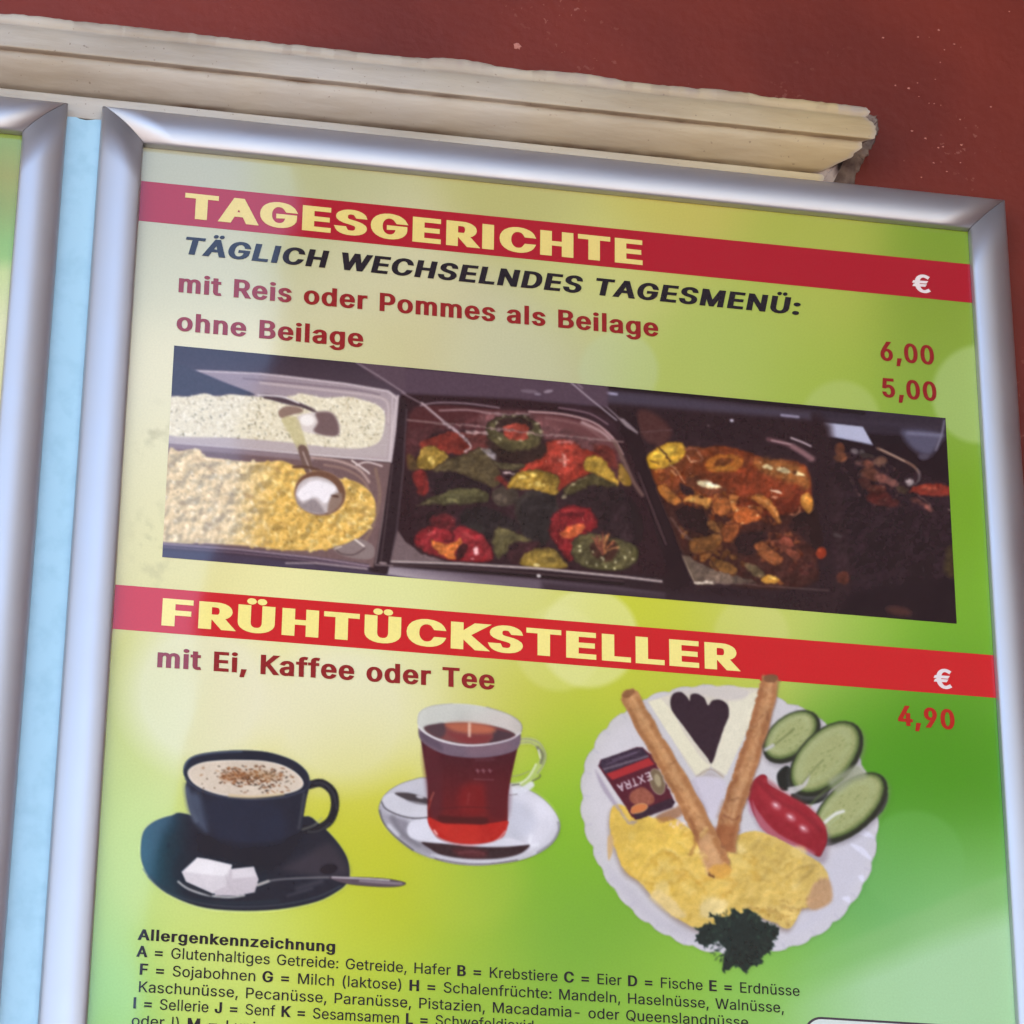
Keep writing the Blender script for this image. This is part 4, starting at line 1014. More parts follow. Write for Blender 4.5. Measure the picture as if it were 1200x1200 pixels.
def paint_tea():
    c = cutout(436, 816, 664, 1022)
    c.frame(430, 810, 5.0)
    SA = [(70, 700), (80, 645), (120, 590), (190, 545), (270, 518), (350, 505), (600, 520), (850, 540), (930, 570), (1020, 620), (1090, 690), (1128, 760), (1128, 820), (1090, 890), (1010, 950), (900, 992), (770, 1014), (640, 1024), (500, 1012), (380, 980), (260, 930), (160, 850), (95, 770)]
    c.poly(SA, vgrad((600, 915), (206, 202, 206), (520, 1010), (186, 182, 188)), soft=.9, rim=(110, 106, 112), rw=1.3)
    c.poly([(860, 560), (980, 610), (1080, 700), (1108, 790), (1050, 880), (960, 930), (930, 880), (850, 760)], (220, 216, 222), soft=7, a=.9)
    c.poly([(850, 640), (960, 700), (980, 800), (900, 870), (830, 850)], (186, 186, 196), soft=8, a=.6)
    c.line([(1120, 770), (1122, 820), (1080, 890), (1000, 945)], 10, (116, 112, 116), soft=1.4, a=.8); c.line([(960, 850), (955, 900), (1000, 900)], 12, (240, 238, 240), soft=2.5, a=.8)
    c.poly([(78, 680), (100, 720), (180, 740), (245, 770), (236, 830), (290, 880), (350, 900), (400, 975), (270, 925), (170, 850), (100, 770)], (132, 126, 134), soft=4, a=.9)
    c.line([(92, 700), (140, 800), (240, 890), (370, 960)], 26, (170, 166, 172), soft=4, a=.8); c.line([(74, 700), (100, 775), (170, 855), (270, 932)], 8, (66, 62, 66), soft=1, a=.8)
    c.line([(150, 740), (200, 830), (300, 900)], 16, (96, 92, 98), soft=4, a=.6); c.line([(130, 790), (180, 840)], 14, (222, 220, 224), soft=3, a=.8)
    c.line([(400, 982), (560, 1010), (720, 1012), (880, 990)], 6, (74, 60, 62), soft=1, a=.8); c.line([(380, 960), (540, 992), (720, 998), (870, 976), (960, 940)], 9, (206, 202, 206), soft=1, a=.8)
    # shadow crescent with the red reflection
    c.poly([(320, 884), (420, 886), (560, 904), (700, 914), (830, 912), (950, 900), (920, 940), (850, 968), (730, 984), (560, 980), (430, 958), (370, 925)], (52, 34, 38), soft=1.6, tex=8)
    c.poly([(500, 930), (600, 925), (700, 940), (680, 975), (560, 970)], (96, 36, 40), soft=4, a=.7, tex=14); c.line([(540, 950), (620, 940), (680, 955)], 8, (120, 60, 64), soft=2, a=.6)
    c.poly([(240, 790), (270, 760), (360, 745), (420, 860), (560, 905), (700, 900), (820, 860), (900, 880), (940, 898), (820, 906), (640, 908), (480, 896), (340, 884), (262, 862), (238, 830)], (214, 210, 216), soft=1.6)
    # teaspoon
    c.poly([(88, 640), (110, 605), (170, 590), (240, 596), (330, 620), (360, 640), (366, 735), (300, 742), (200, 728), (120, 690)], (208, 204, 208), soft=1, rim=(180, 176, 182), rw=1.4)
    c.poly([(162, 598), (240, 596), (320, 616), (362, 636), (358, 664), (290, 656), (220, 632)], (66, 58, 62), soft=1.4); c.ell(310, 620, 22, 9, (196, 190, 194), 10, soft=1.6); c.poly([(230, 640), (300, 650), (358, 664), (300, 664)], (140, 134, 138), soft=1.4)
    c.line([(86, 650), (110, 690), (190, 728), (280, 746), (370, 738)], 6, (58, 52, 56), soft=.8, a=.9)
    # handle
    c.line([(890, 296), (950, 290), (1000, 312), (1030, 370), (1022, 420), (980, 490), (930, 540), (850, 556)], 40, (200, 202, 178), soft=1.4, a=.38)
    c.line([(892, 284), (950, 282), (1010, 306), (1046, 368), (1034, 430), (1000, 480)], 6, (146, 144, 130), soft=.8, a=.9); c.line([(900, 304), (950, 300), (990, 322), (1008, 370)], 5, (150, 148, 128), soft=.8, a=.8)
    c.line([(1000, 330), (1030, 370), (1020, 420)], 15, (96, 92, 84), soft=1.6, a=.85); c.line([(1006, 345), (1014, 390)], 7, (226, 224, 214), soft=1)
    c.line([(850, 552), (900, 540), (950, 500), (990, 430)], 9, (236, 234, 226), soft=1.2, a=.85); c.line([(852, 500), (900, 490), (950, 470)], 6, (150, 150, 120), a=.8); c.line([(848, 552), (890, 546)], 7, (90, 86, 70)); c.line([(970, 526), (1010, 506), (1014, 490)], 7, (90, 86, 76), a=.9)
    c.poly([(845, 566), (900, 566), (960, 530), (980, 556), (930, 590), (860, 606), (836, 606)], (224, 222, 226), soft=1.6, a=.9); c.line([(836, 610), (880, 604)], 6, (120, 110, 112), a=.7)
    # glass
    c.poly([(350, 210), (322, 250), (316, 285), (322, 330), (338, 430), (352, 520), (356, 600), (354, 680), (360, 770), (400, 850), (460, 882), (560, 900), (660, 898), (760, 870), (812, 800), (824, 760), (826, 620), (846, 500), (868, 400), (884, 320), (880, 270), (860, 240), (600, 120)],
           vgrad((560, 870), (66, 24, 34), (560, 960), (104, 22, 26)), soft=.9, tex=5)
    c.poly([(330, 330), (420, 360), (440, 700), (380, 740), (356, 600)], (84, 30, 38), soft=5, a=.8)
    c.poly([(560, 560), (680, 550), (700, 700), (600, 730), (540, 680)], (128, 24, 26), soft=8, a=.7, tex=8); c.poly([(700, 560), (820, 520), (820, 740), (720, 740)], (88, 24, 32), soft=6, a=.7)
    c.line([(372, 640), (390, 596)], 6, (196, 110, 90), soft=1.2, a=.8); c.line([(360, 690), (374, 640)], 7, (150, 50, 40), soft=1.2)
    c.line([(430, 690), (560, 680), (720, 684)], 5, (60, 16, 20), soft=1.2, a=.5)
    c.poly([(358, 740), (440, 772), (560, 780), (700, 778), (818, 760), (824, 790), (800, 850), (740, 880), (640, 896), (540, 892), (440, 866), (376, 810)], (176, 34, 28), soft=1.2, tex=8)
    c.poly([(430, 780), (640, 790), (640, 890), (500, 880)], (196, 44, 34), soft=6, a=.7); c.poly([(420, 730), (560, 740), (700, 742), (690, 780), (560, 776), (440, 772)], (66, 18, 22), soft=2, a=.8)
    c.line([(366, 800), (420, 860), (520, 894), (640, 900), (750, 880), (812, 820)], 7, (220, 180, 180), soft=.9, a=.85); c.line([(394, 816), (410, 838)], 8, (240, 200, 190), soft=1)
    # cuff of clear glass above the tea
    c.poly([(302, 212), (330, 240), (420, 290), (560, 318), (720, 312), (850, 280), (900, 250), (888, 330), (820, 366), (700, 388), (560, 388), (430, 362), (318, 292)], (112, 92, 104), soft=1.2, tex=5)
    c.poly([(318, 240), (420, 296), (440, 350), (330, 290)], (86, 70, 84), soft=3, a=.8); c.poly([(600, 322), (820, 300), (820, 350), (620, 380)], (126, 98, 108), soft=5, a=.7)
    c.line([(640, 404), (740, 400)], 8, (96, 56, 64), soft=2.5, a=.8)
    # opening
    c.poly([(296, 170), (306, 125), (360, 92), (450, 76), (560, 74), (680, 90), (790, 122), (870, 160), (906, 200), (900, 240), (850, 280), (730, 312), (590, 322), (450, 300), (350, 256), (304, 212)], vgrad((560, 826), (200, 198, 186), (570, 850), (196, 186, 176)), soft=.9, rim=(210, 206, 196), rw=1.3)
    c.line([(297, 190), (310, 125), (380, 88), (500, 74)], 5, (164, 160, 150), soft=.8, a=.8); c.line([(700, 94), (820, 132), (890, 176), (908, 216), (896, 250)], 6, (150, 142, 136), soft=.8, a=.9)
    c.poly([(336, 212), (400, 194), (500, 186), (600, 186), (720, 200), (820, 226), (872, 262), (810, 290), (690, 310), (560, 310), (440, 284), (360, 248)], (120, 64, 62), soft=1, rim=(96, 70, 72), rw=1.5)
    c.poly([(336, 212), (400, 194), (450, 190), (460, 240), (430, 276), (370, 250)], (74, 56, 62), soft=2.6, a=.9); c.poly([(740, 224), (860, 250), (820, 286), (720, 304), (740, 270)], (66, 48, 56), soft=2.6, a=.9)
    c.poly([(470, 190), (600, 184), (720, 205), (750, 235), (680, 250), (540, 240), (480, 215)], (188, 104, 74), soft=4, a=.85); c.poly([(480, 245), (600, 260), (720, 262), (680, 300), (560, 300)], (126, 48, 50), soft=4, a=.8)
    c.line([(600, 192), (600, 262)], 13, (240, 210, 184), soft=1.6, a=.85)
    c.line([(302, 210), (350, 250), (450, 296), (580, 318), (720, 310), (840, 282), (900, 244)], 8, (226, 218, 220), soft=.8, a=.9)
    # faint lettering on the glass
    for k, x in enumerate((646, 680, 718)):
        c.line([(x, 458), (x + 4, 478)], 7, (160, 116, 122), soft=.8, a=.7); c.line([(x - 8, 466), (x + 14, 466)], 6, (150, 104, 112), soft=.8, a=.6)
    c.line([(628, 516), (740, 520)], 6, (130, 84, 92), soft=1.2, a=.6); c.line([(600, 600), (590, 660)], 8, (150, 60, 62), soft=2, a=.6)
    finish(c, None, 0, 0, 6, 19, .05, 1, 1.6)
    return c

def paint_plate():
    c = cutout(672, 786, 1050, 1146)
    tp = 685 + (c.X - 136) * (83 / 1027.); bt = 737 + (c.X - 132) * (81 / 1035.)
    bm = (np.clip(c.Y - tp + .5, 0, 1) * np.clip(bt - c.Y + .5, 0, 1))[..., None]
    c.img = c.img * (1 - bm) + np.array((202, 33, 38.)) * bm
    k = 3.158
    c.frame(670, 780, k)
    base = [(30, 480), (40, 380), (75, 300), (120, 230), (200, 160), (290, 110), (400, 80), (520, 70), (680, 84), (780, 125), (870, 165), (960, 230), (1060, 330), (1100, 420), (1130, 520), (1135, 600), (1120, 720), (1080, 820), (1010, 920), (930, 990), (820, 1045), (700, 1065), (560, 1070), (430, 1040), (320, 985), (220, 910), (130, 800), (80, 700), (40, 590)]
    Q = smooth_closed(base, 8)
    # scalloped rim
    seg = np.hypot(*(np.roll(Q, -1, 0) - Q).T); s_ = np.concatenate([[0], np.cumsum(seg)[:-1]])
    ctr = Q.mean(0); d = Q - ctr; d /= np.linalg.norm(d, axis=1)[:, None]
    Q = Q + d * (-11 * (1 - np.abs(np.sin(s_ / s_.max() * math.pi * 36))) ** 1.5)[:, None]
    c.poly([tuple(p) for p in Q], vgrad((690, 800), (200, 194, 190), (960, 1110), (208, 203, 208)), soft=.8, sm=False, rim=(172, 162, 172), rw=1.5, tex=2)
    c.poly([(60, 480), (110, 300), (260, 180), (300, 330), (160, 520), (140, 660), (100, 620)], (210, 203, 204), soft=10, a=.8)
    c.poly([(960, 700), (1080, 600), (1100, 700), (1020, 860), (880, 970), (800, 990), (900, 900)], (204, 200, 208), soft=10, a=.9)
    c.poly([(130, 740), (200, 800), (330, 930), (470, 990), (450, 1020), (300, 950), (160, 820)], (194, 187, 192), soft=6, a=.8)
    for a_, b_ in [((1020, 600), (1120, 640)), ((1030, 660), (1110, 720)), ((1010, 560), (1090, 566)), ((1060, 780), (1080, 800)), ((1000, 860), (1030, 875)), ((1060, 520), (1120, 540))]:
        c.poly([a_, ((a_[0] + b_[0]) / 2 + 10, (a_[1] + b_[1]) / 2 - 14), b_, ((a_[0] + b_[0]) / 2, (a_[1] + b_[1]) / 2 + 8)], (228, 226, 240), soft=1.4, a=.8)
    for k2 in range(30):
        q = Q[int(len(Q) * k2 / 30)]; q2 = ctr + (q - ctr) * .955
        c.line([tuple(q), tuple(q2)], 5, (180, 172, 188), soft=1.4, a=.45)
    # cheese
    c.poly([(282, 132), (330, 118), (400, 96), (560, 76), (690, 86), (700, 130), (640, 250), (560, 420), (515, 375), (490, 408), (462, 414), (430, 370), (370, 270)], (214, 204, 184), soft=.8, tex=5, sm=False)
    c.poly([(284, 134), (330, 122), (372, 170), (420, 260), (480, 345), (512, 372), (490, 396), (462, 404), (425, 350), (350, 240)], (228, 220, 190), soft=1, tex=5, sm=False)
    c.poly([(582, 130), (690, 96), (700, 130), (640, 260), (572, 405), (515, 372), (540, 310), (572, 210)], (226, 218, 192), soft=1, tex=6, sm=False)
    c.poly([(360, 110), (440, 84), (560, 78), (650, 90), (640, 120), (580, 130), (470, 110)], (206, 196, 186), soft=3)
    c.line([(462, 412), (512, 384), (560, 412)], 7, (160, 144, 132), soft=1.2, a=.8); c.poly([(470, 416), (512, 392), (560, 424), (550, 440), (500, 410), (450, 430)], (176, 164, 162), soft=2, a=.7)
    # dark heart
    c.poly([(364, 130), (376, 104), (404, 98), (426, 116), (436, 130), (440, 108), (464, 104), (490, 120), (504, 148), (520, 130), (552, 128), (578, 150), (580, 190), (560, 240), (540, 300), (518, 362), (500, 340), (460, 290), (410, 220), (372, 170)], (50, 34, 44), soft=.8, tex=4)
    # white dip between the rolls
    c.poly([(440, 430), (500, 412), (570, 430), (560, 520), (530, 570), (490, 540)], (206, 198, 206), soft=2.5)
    c.line([(450, 430), (500, 540)], 12, (176, 166, 176), soft=2.5, a=.6); c.line([(560, 500), (540, 560)], 10, (180, 160, 150), soft=2)
    # cucumber
    def slice_(cx, cy, rx, ry, rot, dark=(38, 42, 34)):
        c.ell(cx + 6, cy + 16, rx + 6, ry + 6, (120, 112, 116), rot, soft=5, a=.55)
        c.ell(cx + 3, cy + 6, rx + 3, ry + 3, dark, rot, soft=1.3)
        c.ell(cx, cy, rx - 8, ry - 8, (156, 162, 106), rot, soft=2, tex=12, ts=3, rim=(76, 96, 48), rw=6)
        c.ell(cx - 8, cy - 8, rx * .8, ry * .72, (176, 182, 132), rot, soft=5, a=.55, tex=8, ts=4)
        R0 = math.radians(rot)
        for q in range(14):
            r_ = random.Random(q * 7 + int(cy)); e0 = r_.uniform(-.62, .5); w0_ = r_.uniform(-.42, .42)
            p0_ = (cx + e0 * rx * math.cos(R0) - w0_ * ry * math.sin(R0), cy + e0 * rx * math.sin(R0) + w0_ * ry * math.cos(R0))
            c.line([p0_, (p0_[0] + r_.uniform(16, 34) * math.cos(R0 + r_.uniform(-.4, .4)), p0_[1] + r_.uniform(16, 34) * math.sin(R0))], r_.uniform(4, 7), r_.choice([(126, 140, 78), (190, 194, 148), (140, 152, 92)]), soft=1.3, a=.4)
        c.ell(cx - 4, cy - 2, rx * .62, ry * .5, (164, 168, 112), rot, soft=3.5, a=.8, tex=8, ts=2)
        for q in range(16):
            r_ = random.Random(q + int(cx)); t = r_.uniform(0, 6.28); e = r_.uniform(.1, .6); R_ = math.radians(rot)
            x = e * rx * math.cos(t); y = e * ry * math.sin(t)
            c.spot(670 + (cx + x * math.cos(R_) - y * math.sin(R_)) / k, 780 + (cy + x * math.sin(R_) + y * math.cos(R_)) / k, 1.6, .7, R_, (118, 132, 74), .6)
    slice_(810, 258, 120, 76, -40)
    c.line([(742, 300), (790, 262), (820, 236)], 7, (112, 120, 72), soft=1, a=.8); c.line([(716, 312), (744, 296)], 12, (206, 200, 206), soft=1.4, a=.8)
    c.poly([(760, 400), (800, 372), (830, 430), (800, 462), (770, 455)], (28, 34, 32), soft=1.2); c.poly([(820, 470), (900, 470), (960, 440), (930, 500), (860, 515), (815, 495)], (26, 32, 28), soft=1.2)
    slice_(938, 340, 166, 98, -46)
    c.poly([(800, 452), (850, 440), (880, 400), (870, 440), (845, 462), (815, 474)], (196, 190, 186), soft=1.4, a=.9); c.line([(850, 438), (900, 380), (930, 350)], 6, (112, 122, 74), soft=1, a=.7)
    c.poly([(930, 650), (1000, 630), (1100, 570), (1168, 470), (1150, 540), (1060, 610), (990, 655), (940, 668)], (28, 34, 28), soft=1.2)
    slice_(1028, 520, 164, 88, -42)
    c.poly([(950, 430), (1000, 395), (1060, 370), (1092, 412), (1040, 430), (985, 470)], (156, 160, 130), soft=4, a=.8)
    c.line([(935, 582), (972, 552), (1004, 540)], 12, (226, 226, 220), soft=1.2, a=.9); c.line([(945, 596), (990, 560)], 6, (170, 180, 130))
    c.line([(880, 520), (930, 470), (1000, 420)], 8, (100, 120, 66), soft=1.5, a=.6)
    # tomato
    c.poly([(660, 500), (700, 420), (800, 490), (940, 600), (950, 690), (925, 735), (850, 700), (740, 650), (680, 580)], (140, 120, 128), soft=5, a=.6)
    c.poly([(652, 480), (668, 430), (700, 404), (722, 410), (730, 440), (800, 480), (870, 520), (930, 580), (946, 640), (930, 690), (912, 708), (860, 680), (780, 650), (710, 610), (668, 540)], (146, 32, 44), soft=.8, tex=8, ts=5, rim=(120, 26, 38), rw=2.5)
    c.poly([(668, 500), (690, 540), (760, 620), (880, 680), (900, 700), (860, 690), (760, 650), (690, 590)], (196, 132, 146), soft=1.8, a=.6); c.poly([(690, 440), (760, 480), (860, 540), (900, 600), (820, 590), (720, 520)], (166, 44, 54), soft=5, a=.7)
    c.poly([(650, 480), (664, 520), (672, 560), (655, 540)], (190, 150, 170), soft=1.6, a=.7)
    c.line([(690, 430), (760, 500), (840, 540), (920, 610)], 10, (112, 22, 34), soft=3, a=.55); c.line([(720, 425), (800, 482), (880, 530), (935, 600)], 12, (176, 60, 66), soft=3, a=.6)
    for x, y in [(756, 518), (810, 562), (858, 604)]:
        c.ell(x, y, 19, 12, (206, 130, 136), 35, soft=3, a=.8); c.ell(x - 2, y - 2, 8, 4, (238, 208, 208), 35, soft=1.4, a=.9)
    # eggs
    EG = [(140, 560), (160, 515), (220, 530), (300, 565), (360, 560), (420, 590), (480, 640), (560, 660), (610, 630), (680, 612), (760, 640), (850, 690), (930, 740), (950, 800), (930, 860), (890, 890), (850, 900), (830, 940), (800, 975), (740, 950), (660, 920), (560, 960), (470, 975), (380, 930), (300, 860), (250, 800), (195, 760), (165, 690), (145, 640)]
    c.poly([(p[0] - 4, p[1] + 12) for p in EG], (140, 118, 108), soft=5, a=.75)
    c.poly(EG, vgrad((740, 980), (226, 186, 82), (940, 1010), (214, 182, 102)), soft=.9, tex=15, ts=9)
    c.poly([(160, 560), (260, 560), (400, 620), (420, 700), (340, 700), (260, 740), (190, 700)], (226, 188, 84), soft=6, tex=10, a=.8)
    c.poly([(620, 650), (720, 640), (850, 720), (900, 800), (800, 870), (680, 830), (600, 760)], (212, 178, 92), soft=8, a=.7, tex=10)
    for q, w_, col in [([(250, 780), (290, 720), (340, 692), (380, 706), (350, 740), (300, 790)], 9, (178, 130, 34)), ([(360, 700), (400, 720), (420, 760)], 12, (190, 140, 40)), ([(470, 800), (540, 780), (600, 800), (560, 850)], 16, (206, 144, 40)),
                      ([(640, 695), (670, 670), (690, 650)], 5, (150, 118, 50)), ([(800, 780), (840, 750), (880, 740)], 6, (140, 108, 50)), ([(840, 800), (880, 760), (900, 740)], 5, (130, 98, 44)), ([(200, 760), (260, 800), (330, 810), (370, 800)], 7, (176, 130, 44)),
                      ([(640, 900), (740, 905), (790, 930), (800, 960)], 9, (140, 100, 44)), ([(780, 890), (840, 900), (890, 880)], 10, (150, 112, 56)), ([(700, 790), (730, 795)], 6, (160, 124, 50)), ([(700, 740), (760, 770)], 5, (186, 150, 70)), ([(420, 620), (460, 650), (470, 690)], 14, (214, 160, 60)), ([(380, 760), (460, 790), (500, 840)], 10, (196, 146, 46))]:
        c.line(q, w_ * 1.3, col, soft=2.4, a=.42); c.line([(a_ + 3, b_ - 9) for a_, b_ in q], w_, (238, 210, 126), soft=3, a=.4)
    for q in range(46):
        r_ = random.Random(q + 600); x0 = r_.uniform(190, 880); y0 = r_.uniform(580, 900)
        if (x0 < 500 and 600 < y0 < 640 + (x0 - 140) * .75) or (x0 >= 500 and 670 < y0 < 880):
            c.ell(x0, y0, r_.uniform(16, 44), r_.uniform(9, 22), r_.choice([(240, 212, 126), (246, 224, 156), (206, 160, 62), (214, 170, 76), (232, 196, 96)]), r_.uniform(-50, 50), soft=r_.uniform(2, 5), a=r_.uniform(.3, .65))
    c.scatter(EG, 190, (1.2, 3.6), (.7, 1.8), [(236, 200, 104), (204, 156, 54), (226, 184, 80), (240, 212, 130)], 41, (.2, .5), soft=1.4)
    c.scatter([(640, 880), (740, 880), (900, 840), (880, 890), (800, 960), (700, 930)], 50, (.8, 2.2), (.6, 1.2), [(150, 112, 50), (210, 170, 90), (170, 128, 60)], 42, (.4, .8))
    c.poly([(900, 800), (950, 790), (962, 870), (900, 905), (870, 880)], (190, 150, 110), soft=3, tex=12); c.poly([(132, 640), (150, 630), (150, 690), (135, 720)], (206, 170, 120), soft=1.6); c.poly([(290, 860), (330, 830), (420, 920), (380, 930)], (232, 206, 150), soft=3, a=.7)
    c.poly([(480, 880), (540, 860), (580, 880), (540, 930), (480, 930)], (238, 214, 150), soft=4, a=.8); c.poly([(300, 820), (350, 800), (360, 850)], (234, 206, 130), soft=3, a=.7)
    c.scatter([(350, 560), (410, 545), (420, 600), (360, 600)], 14, (1.2, 2.6), (1, 1.8), [(226, 196, 170), (206, 166, 130), (240, 220, 200)], 43, (.6, .9)); c.poly([(310, 560), (370, 530), (410, 520), (400, 560), (340, 580)], (150, 100, 66), soft=2.4, a=.8)
    # jam portion pack
    c.poly([(88, 390), (110, 420), (200, 560), (240, 575), (210, 580), (120, 470)], (160, 146, 160), soft=2, a=.8)
    c.poly([(98, 372), (106, 350), (150, 335), (240, 302), (262, 302), (300, 340), (370, 480), (384, 505), (370, 525), (260, 565), (232, 568), (190, 510), (130, 420)], (84, 28, 42), soft=.8, sm=False, tex=6)
    c.poly([(102, 370), (110, 348), (240, 304), (262, 304), (285, 338), (126, 400)], (56, 42, 58), soft=.8, sm=False, tex=16, ts=2)
    c.line([(120, 384), (280, 336)], 9, (146, 130, 138), soft=.8, a=.5); c.line([(130, 366), (240, 322)], 6, (120, 100, 120), soft=.8, a=.5); c.line([(150, 350), (250, 316)], 4, (150, 130, 150), soft=.8, a=.4)
    c.poly([(128, 402), (285, 342), (304, 366), (150, 424)], (168, 44, 48), soft=1, sm=False)
    c.poly([(230, 545), (370, 490), (384, 506), (370, 526), (260, 566), (236, 566)], (52, 32, 46), soft=1, sm=False, tex=10)
    c.ell(316, 430, 28, 50, (120, 100, 76), -16, soft=1, rim=(196, 184, 160), rw=1.1); c.ell(318, 425, 12, 24, (166, 150, 116), -16, soft=1.2)
    c.poly([(220, 470), (260, 450), (300, 480), (300, 510), (250, 520), (215, 500)], (150, 84, 66), soft=1.6, tex=20, ts=2)
    c.ell(250, 528, 32, 16, (206, 120, 70), -14, soft=.9, rim=(226, 190, 130), rw=1)
    # EXTRA, printed upside down on the pack
    def stroke(pts, w_=5.5): c.line(pts, w_, (214, 196, 200), soft=.5, a=.9, sm=False)
    gl = {'E': [[(0, 0), (0, 1)], [(0, 0), (.7, 0)], [(0, .5), (.6, .5)], [(0, 1), (.7, 1)]], 'X': [[(0, 0), (.8, 1)], [(.8, 0), (0, 1)]], 'T': [[(0, 1), (.8, 1)], [(.4, 0), (.4, 1)]],
          'R': [[(0, 0), (0, 1), (.7, 1), (.7, .5), (0, .5)], [(.3, .5), (.8, 0)]], 'A': [[(0, 0), (.4, 1), (.8, 0)], [(.15, .35), (.65, .35)]]}
    ex = np.array([-.93, .37]); ey = np.array([.37, .93]) 
    o0 = np.array([286., 396.])
    for i_, ch in enumerate('EXTRA'):
        for st in gl[ch]:
            stroke([tuple(o0 + ex * (i_ * 27 + px_ * 22) + ey * (py_ * 26)) for px_, py_ in st])
    # filled rolls
    def roll(pts, w0, w1, col, hi, lo, seed):
        P_ = smooth_open(pts, 8); n = len(P_)
        tg = np.gradient(P_, axis=0); tg /= np.linalg.norm(tg, axis=1)[:, None]; nn = np.stack([-tg[:, 1], tg[:, 0]], 1)
        ww = np.linspace(w0, w1, n)[:, None] / 2 * (1 + .05 * np.sin(np.arange(n)[:, None] * .9 + seed))
        A = P_ + nn * ww; B = P_ - nn * ww
        c.poly([tuple(q) for q in (A + 4)] + [tuple(q) for q in (B + (4, 6))[::-1]], (120, 84, 66), soft=2.5, sm=False, a=.7)
        c.poly([tuple(q) for q in A] + [tuple(q) for q in B[::-1]], col, soft=.8, sm=False, tex=14, ts=5)
        A2 = P_ + nn * ww * .95; A3 = P_ + nn * ww * .45; B2 = P_ - nn * ww * .95; B3 = P_ - nn * ww * .5
        c.poly([tuple(q) for q in A2] + [tuple(q) for q in A3[::-1]], lo, soft=2.4, sm=False, a=.75)
        c.poly([tuple(q) for q in B2] + [tuple(q) for q in B3[::-1]], lo, soft=2.4, sm=False, a=.5)
        C1 = P_ + nn * ww * .0; C2 = P_ - nn * ww * .35
        c.poly([tuple(q) for q in C1] + [tuple(q) for q in C2[::-1]], hi, soft=3, sm=False, a=.6, tex=8)
        r_ = random.Random(seed)
        for q in range(16):
            i_ = r_.randrange(4, n - 4); f0 = r_.uniform(-.9, .2); f1 = f0 + r_.uniform(.3, .7)
            a_ = P_[i_] + nn[i_] * ww[i_] * f0; b_ = P_[min(n - 1, i_ + r_.randint(-2, 3))] + nn[i_] * ww[i_] * min(.9, f1)
            c.line([tuple(a_), tuple((a_ + b_) / 2 + tg[i_] * r_.uniform(-4, 4)), tuple(b_)], r_.uniform(4, 8), r_.choice([(140, 88, 54), (158, 102, 64), (120, 74, 48)]), soft=1.2, a=r_.uniform(.25, .55))
        for q in range(90):
            i_ = r_.randrange(n); f = r_.uniform(-.8, .8); p_ = P_[i_] + nn[i_] * ww[i_] * f
            c.spot(670 + p_[0] / k, 780 + p_[1] / k, r_.uniform(1.2, 4), r_.uniform(.7, 2), r_.uniform(0, 3), r_.choice([hi, lo, (206, 160, 110)]), r_.uniform(.15, .4), 1.4)
    roll([(736, 42), (712, 150), (672, 290), (630, 420), (590, 550), (562, 684)], 64, 84, (186, 132, 88), (208, 158, 112), (148, 92, 58), 3)
    c.ell(738, 46, 28, 14, (122, 82, 56), 0, soft=1.2); c.line([(566, 560), (600, 574), (620, 560)], 6, (120, 66, 44), soft=1.5, a=.7); c.poly([(530, 600), (600, 590), (600, 640), (588, 690), (550, 690), (528, 650)], (150, 84, 48), soft=4, a=.7)
    roll([(212, 108), (270, 220), (340, 340), (410, 460), (470, 580), (528, 700), (545, 760)], 66, 84, (190, 136, 88), (210, 160, 110), (150, 96, 58), 7)
    c.ell(212, 104, 30, 16, (140, 92, 58), -22, soft=1.2, rim=(176, 124, 84), rw=1.4); c.poly([(470, 640), (500, 620), (560, 740), (550, 775), (505, 780), (480, 720)], (204, 158, 112), soft=3, a=.7)
    c.poly([(505, 765), (530, 740), (575, 740), (590, 770), (545, 790)], (214, 158, 70), soft=2.5, a=.9); c.line([(508, 775), (520, 782)], 7, (96, 56, 32), soft=1); c.line([(440, 700), (455, 640), (440, 560)], 8, (134, 80, 46), soft=2.2, a=.7)
    # folds of the scrambled egg
    for q in range(26):
        r_ = random.Random(q + 400); x0 = r_.uniform(170, 900); y0 = r_.uniform(580, 900)
        an = r_.uniform(-.9, .9); ln = r_.uniform(14, 46)
        ok_ = (x0 < 480 and y0 < 560 + (x0 - 140) * .95 + 180 and y0 > 590) or (x0 > 560 and 660 < y0 < 860)
        if not ok_: continue
        pts_ = [(x0, y0), (x0 + ln * math.cos(an) * .5 + 4, y0 + ln * math.sin(an) * .5 - 5), (x0 + ln * math.cos(an), y0 + ln * math.sin(an))]
        c.line(pts_, r_.uniform(4, 9), (176, 134, 50), soft=1.8, a=r_.uniform(.2, .5)); c.line([(a_ - 2, b_ - 7) for a_, b_ in pts_], r_.uniform(4, 8), (240, 214, 130), soft=2, a=r_.uniform(.2, .5))
    # parsley
    PA = [(510, 920), (545, 930), (580, 930), (600, 897), (625, 915), (650, 903), (680, 925), (700, 945), (740, 965), (768, 972), (764, 1000), (740, 1020), (742, 1050), (700, 1080), (706, 1105), (668, 1110), (640, 1138), (600, 1105), (585, 1125), (558, 1130), (560, 1085), (572, 1050), (540, 1020), (500, 1038), (470, 1030), (458, 1000), (480, 990), (462, 975), (500, 960), (540, 955)]
    c.poly(PA, (26, 40, 38), soft=.9, sm=False, tex=7, ts=3)
    for q in range(46):
        r_ = random.Random(q + 70); e = r_.randrange(len(PA)); ax, ay = PA[e]; bx, by = PA[(e + 1) % len(PA)]; t = r_.random()
        c.spot(670 + (ax + (bx - ax) * t) / k, 780 + (ay + (by - ay) * t) / k, r_.uniform(1.4, 3.4), r_.uniform(.8, 1.6), r_.uniform(0, 3), r_.choice([(24, 40, 36), (34, 52, 46), (20, 32, 34)]), .95)
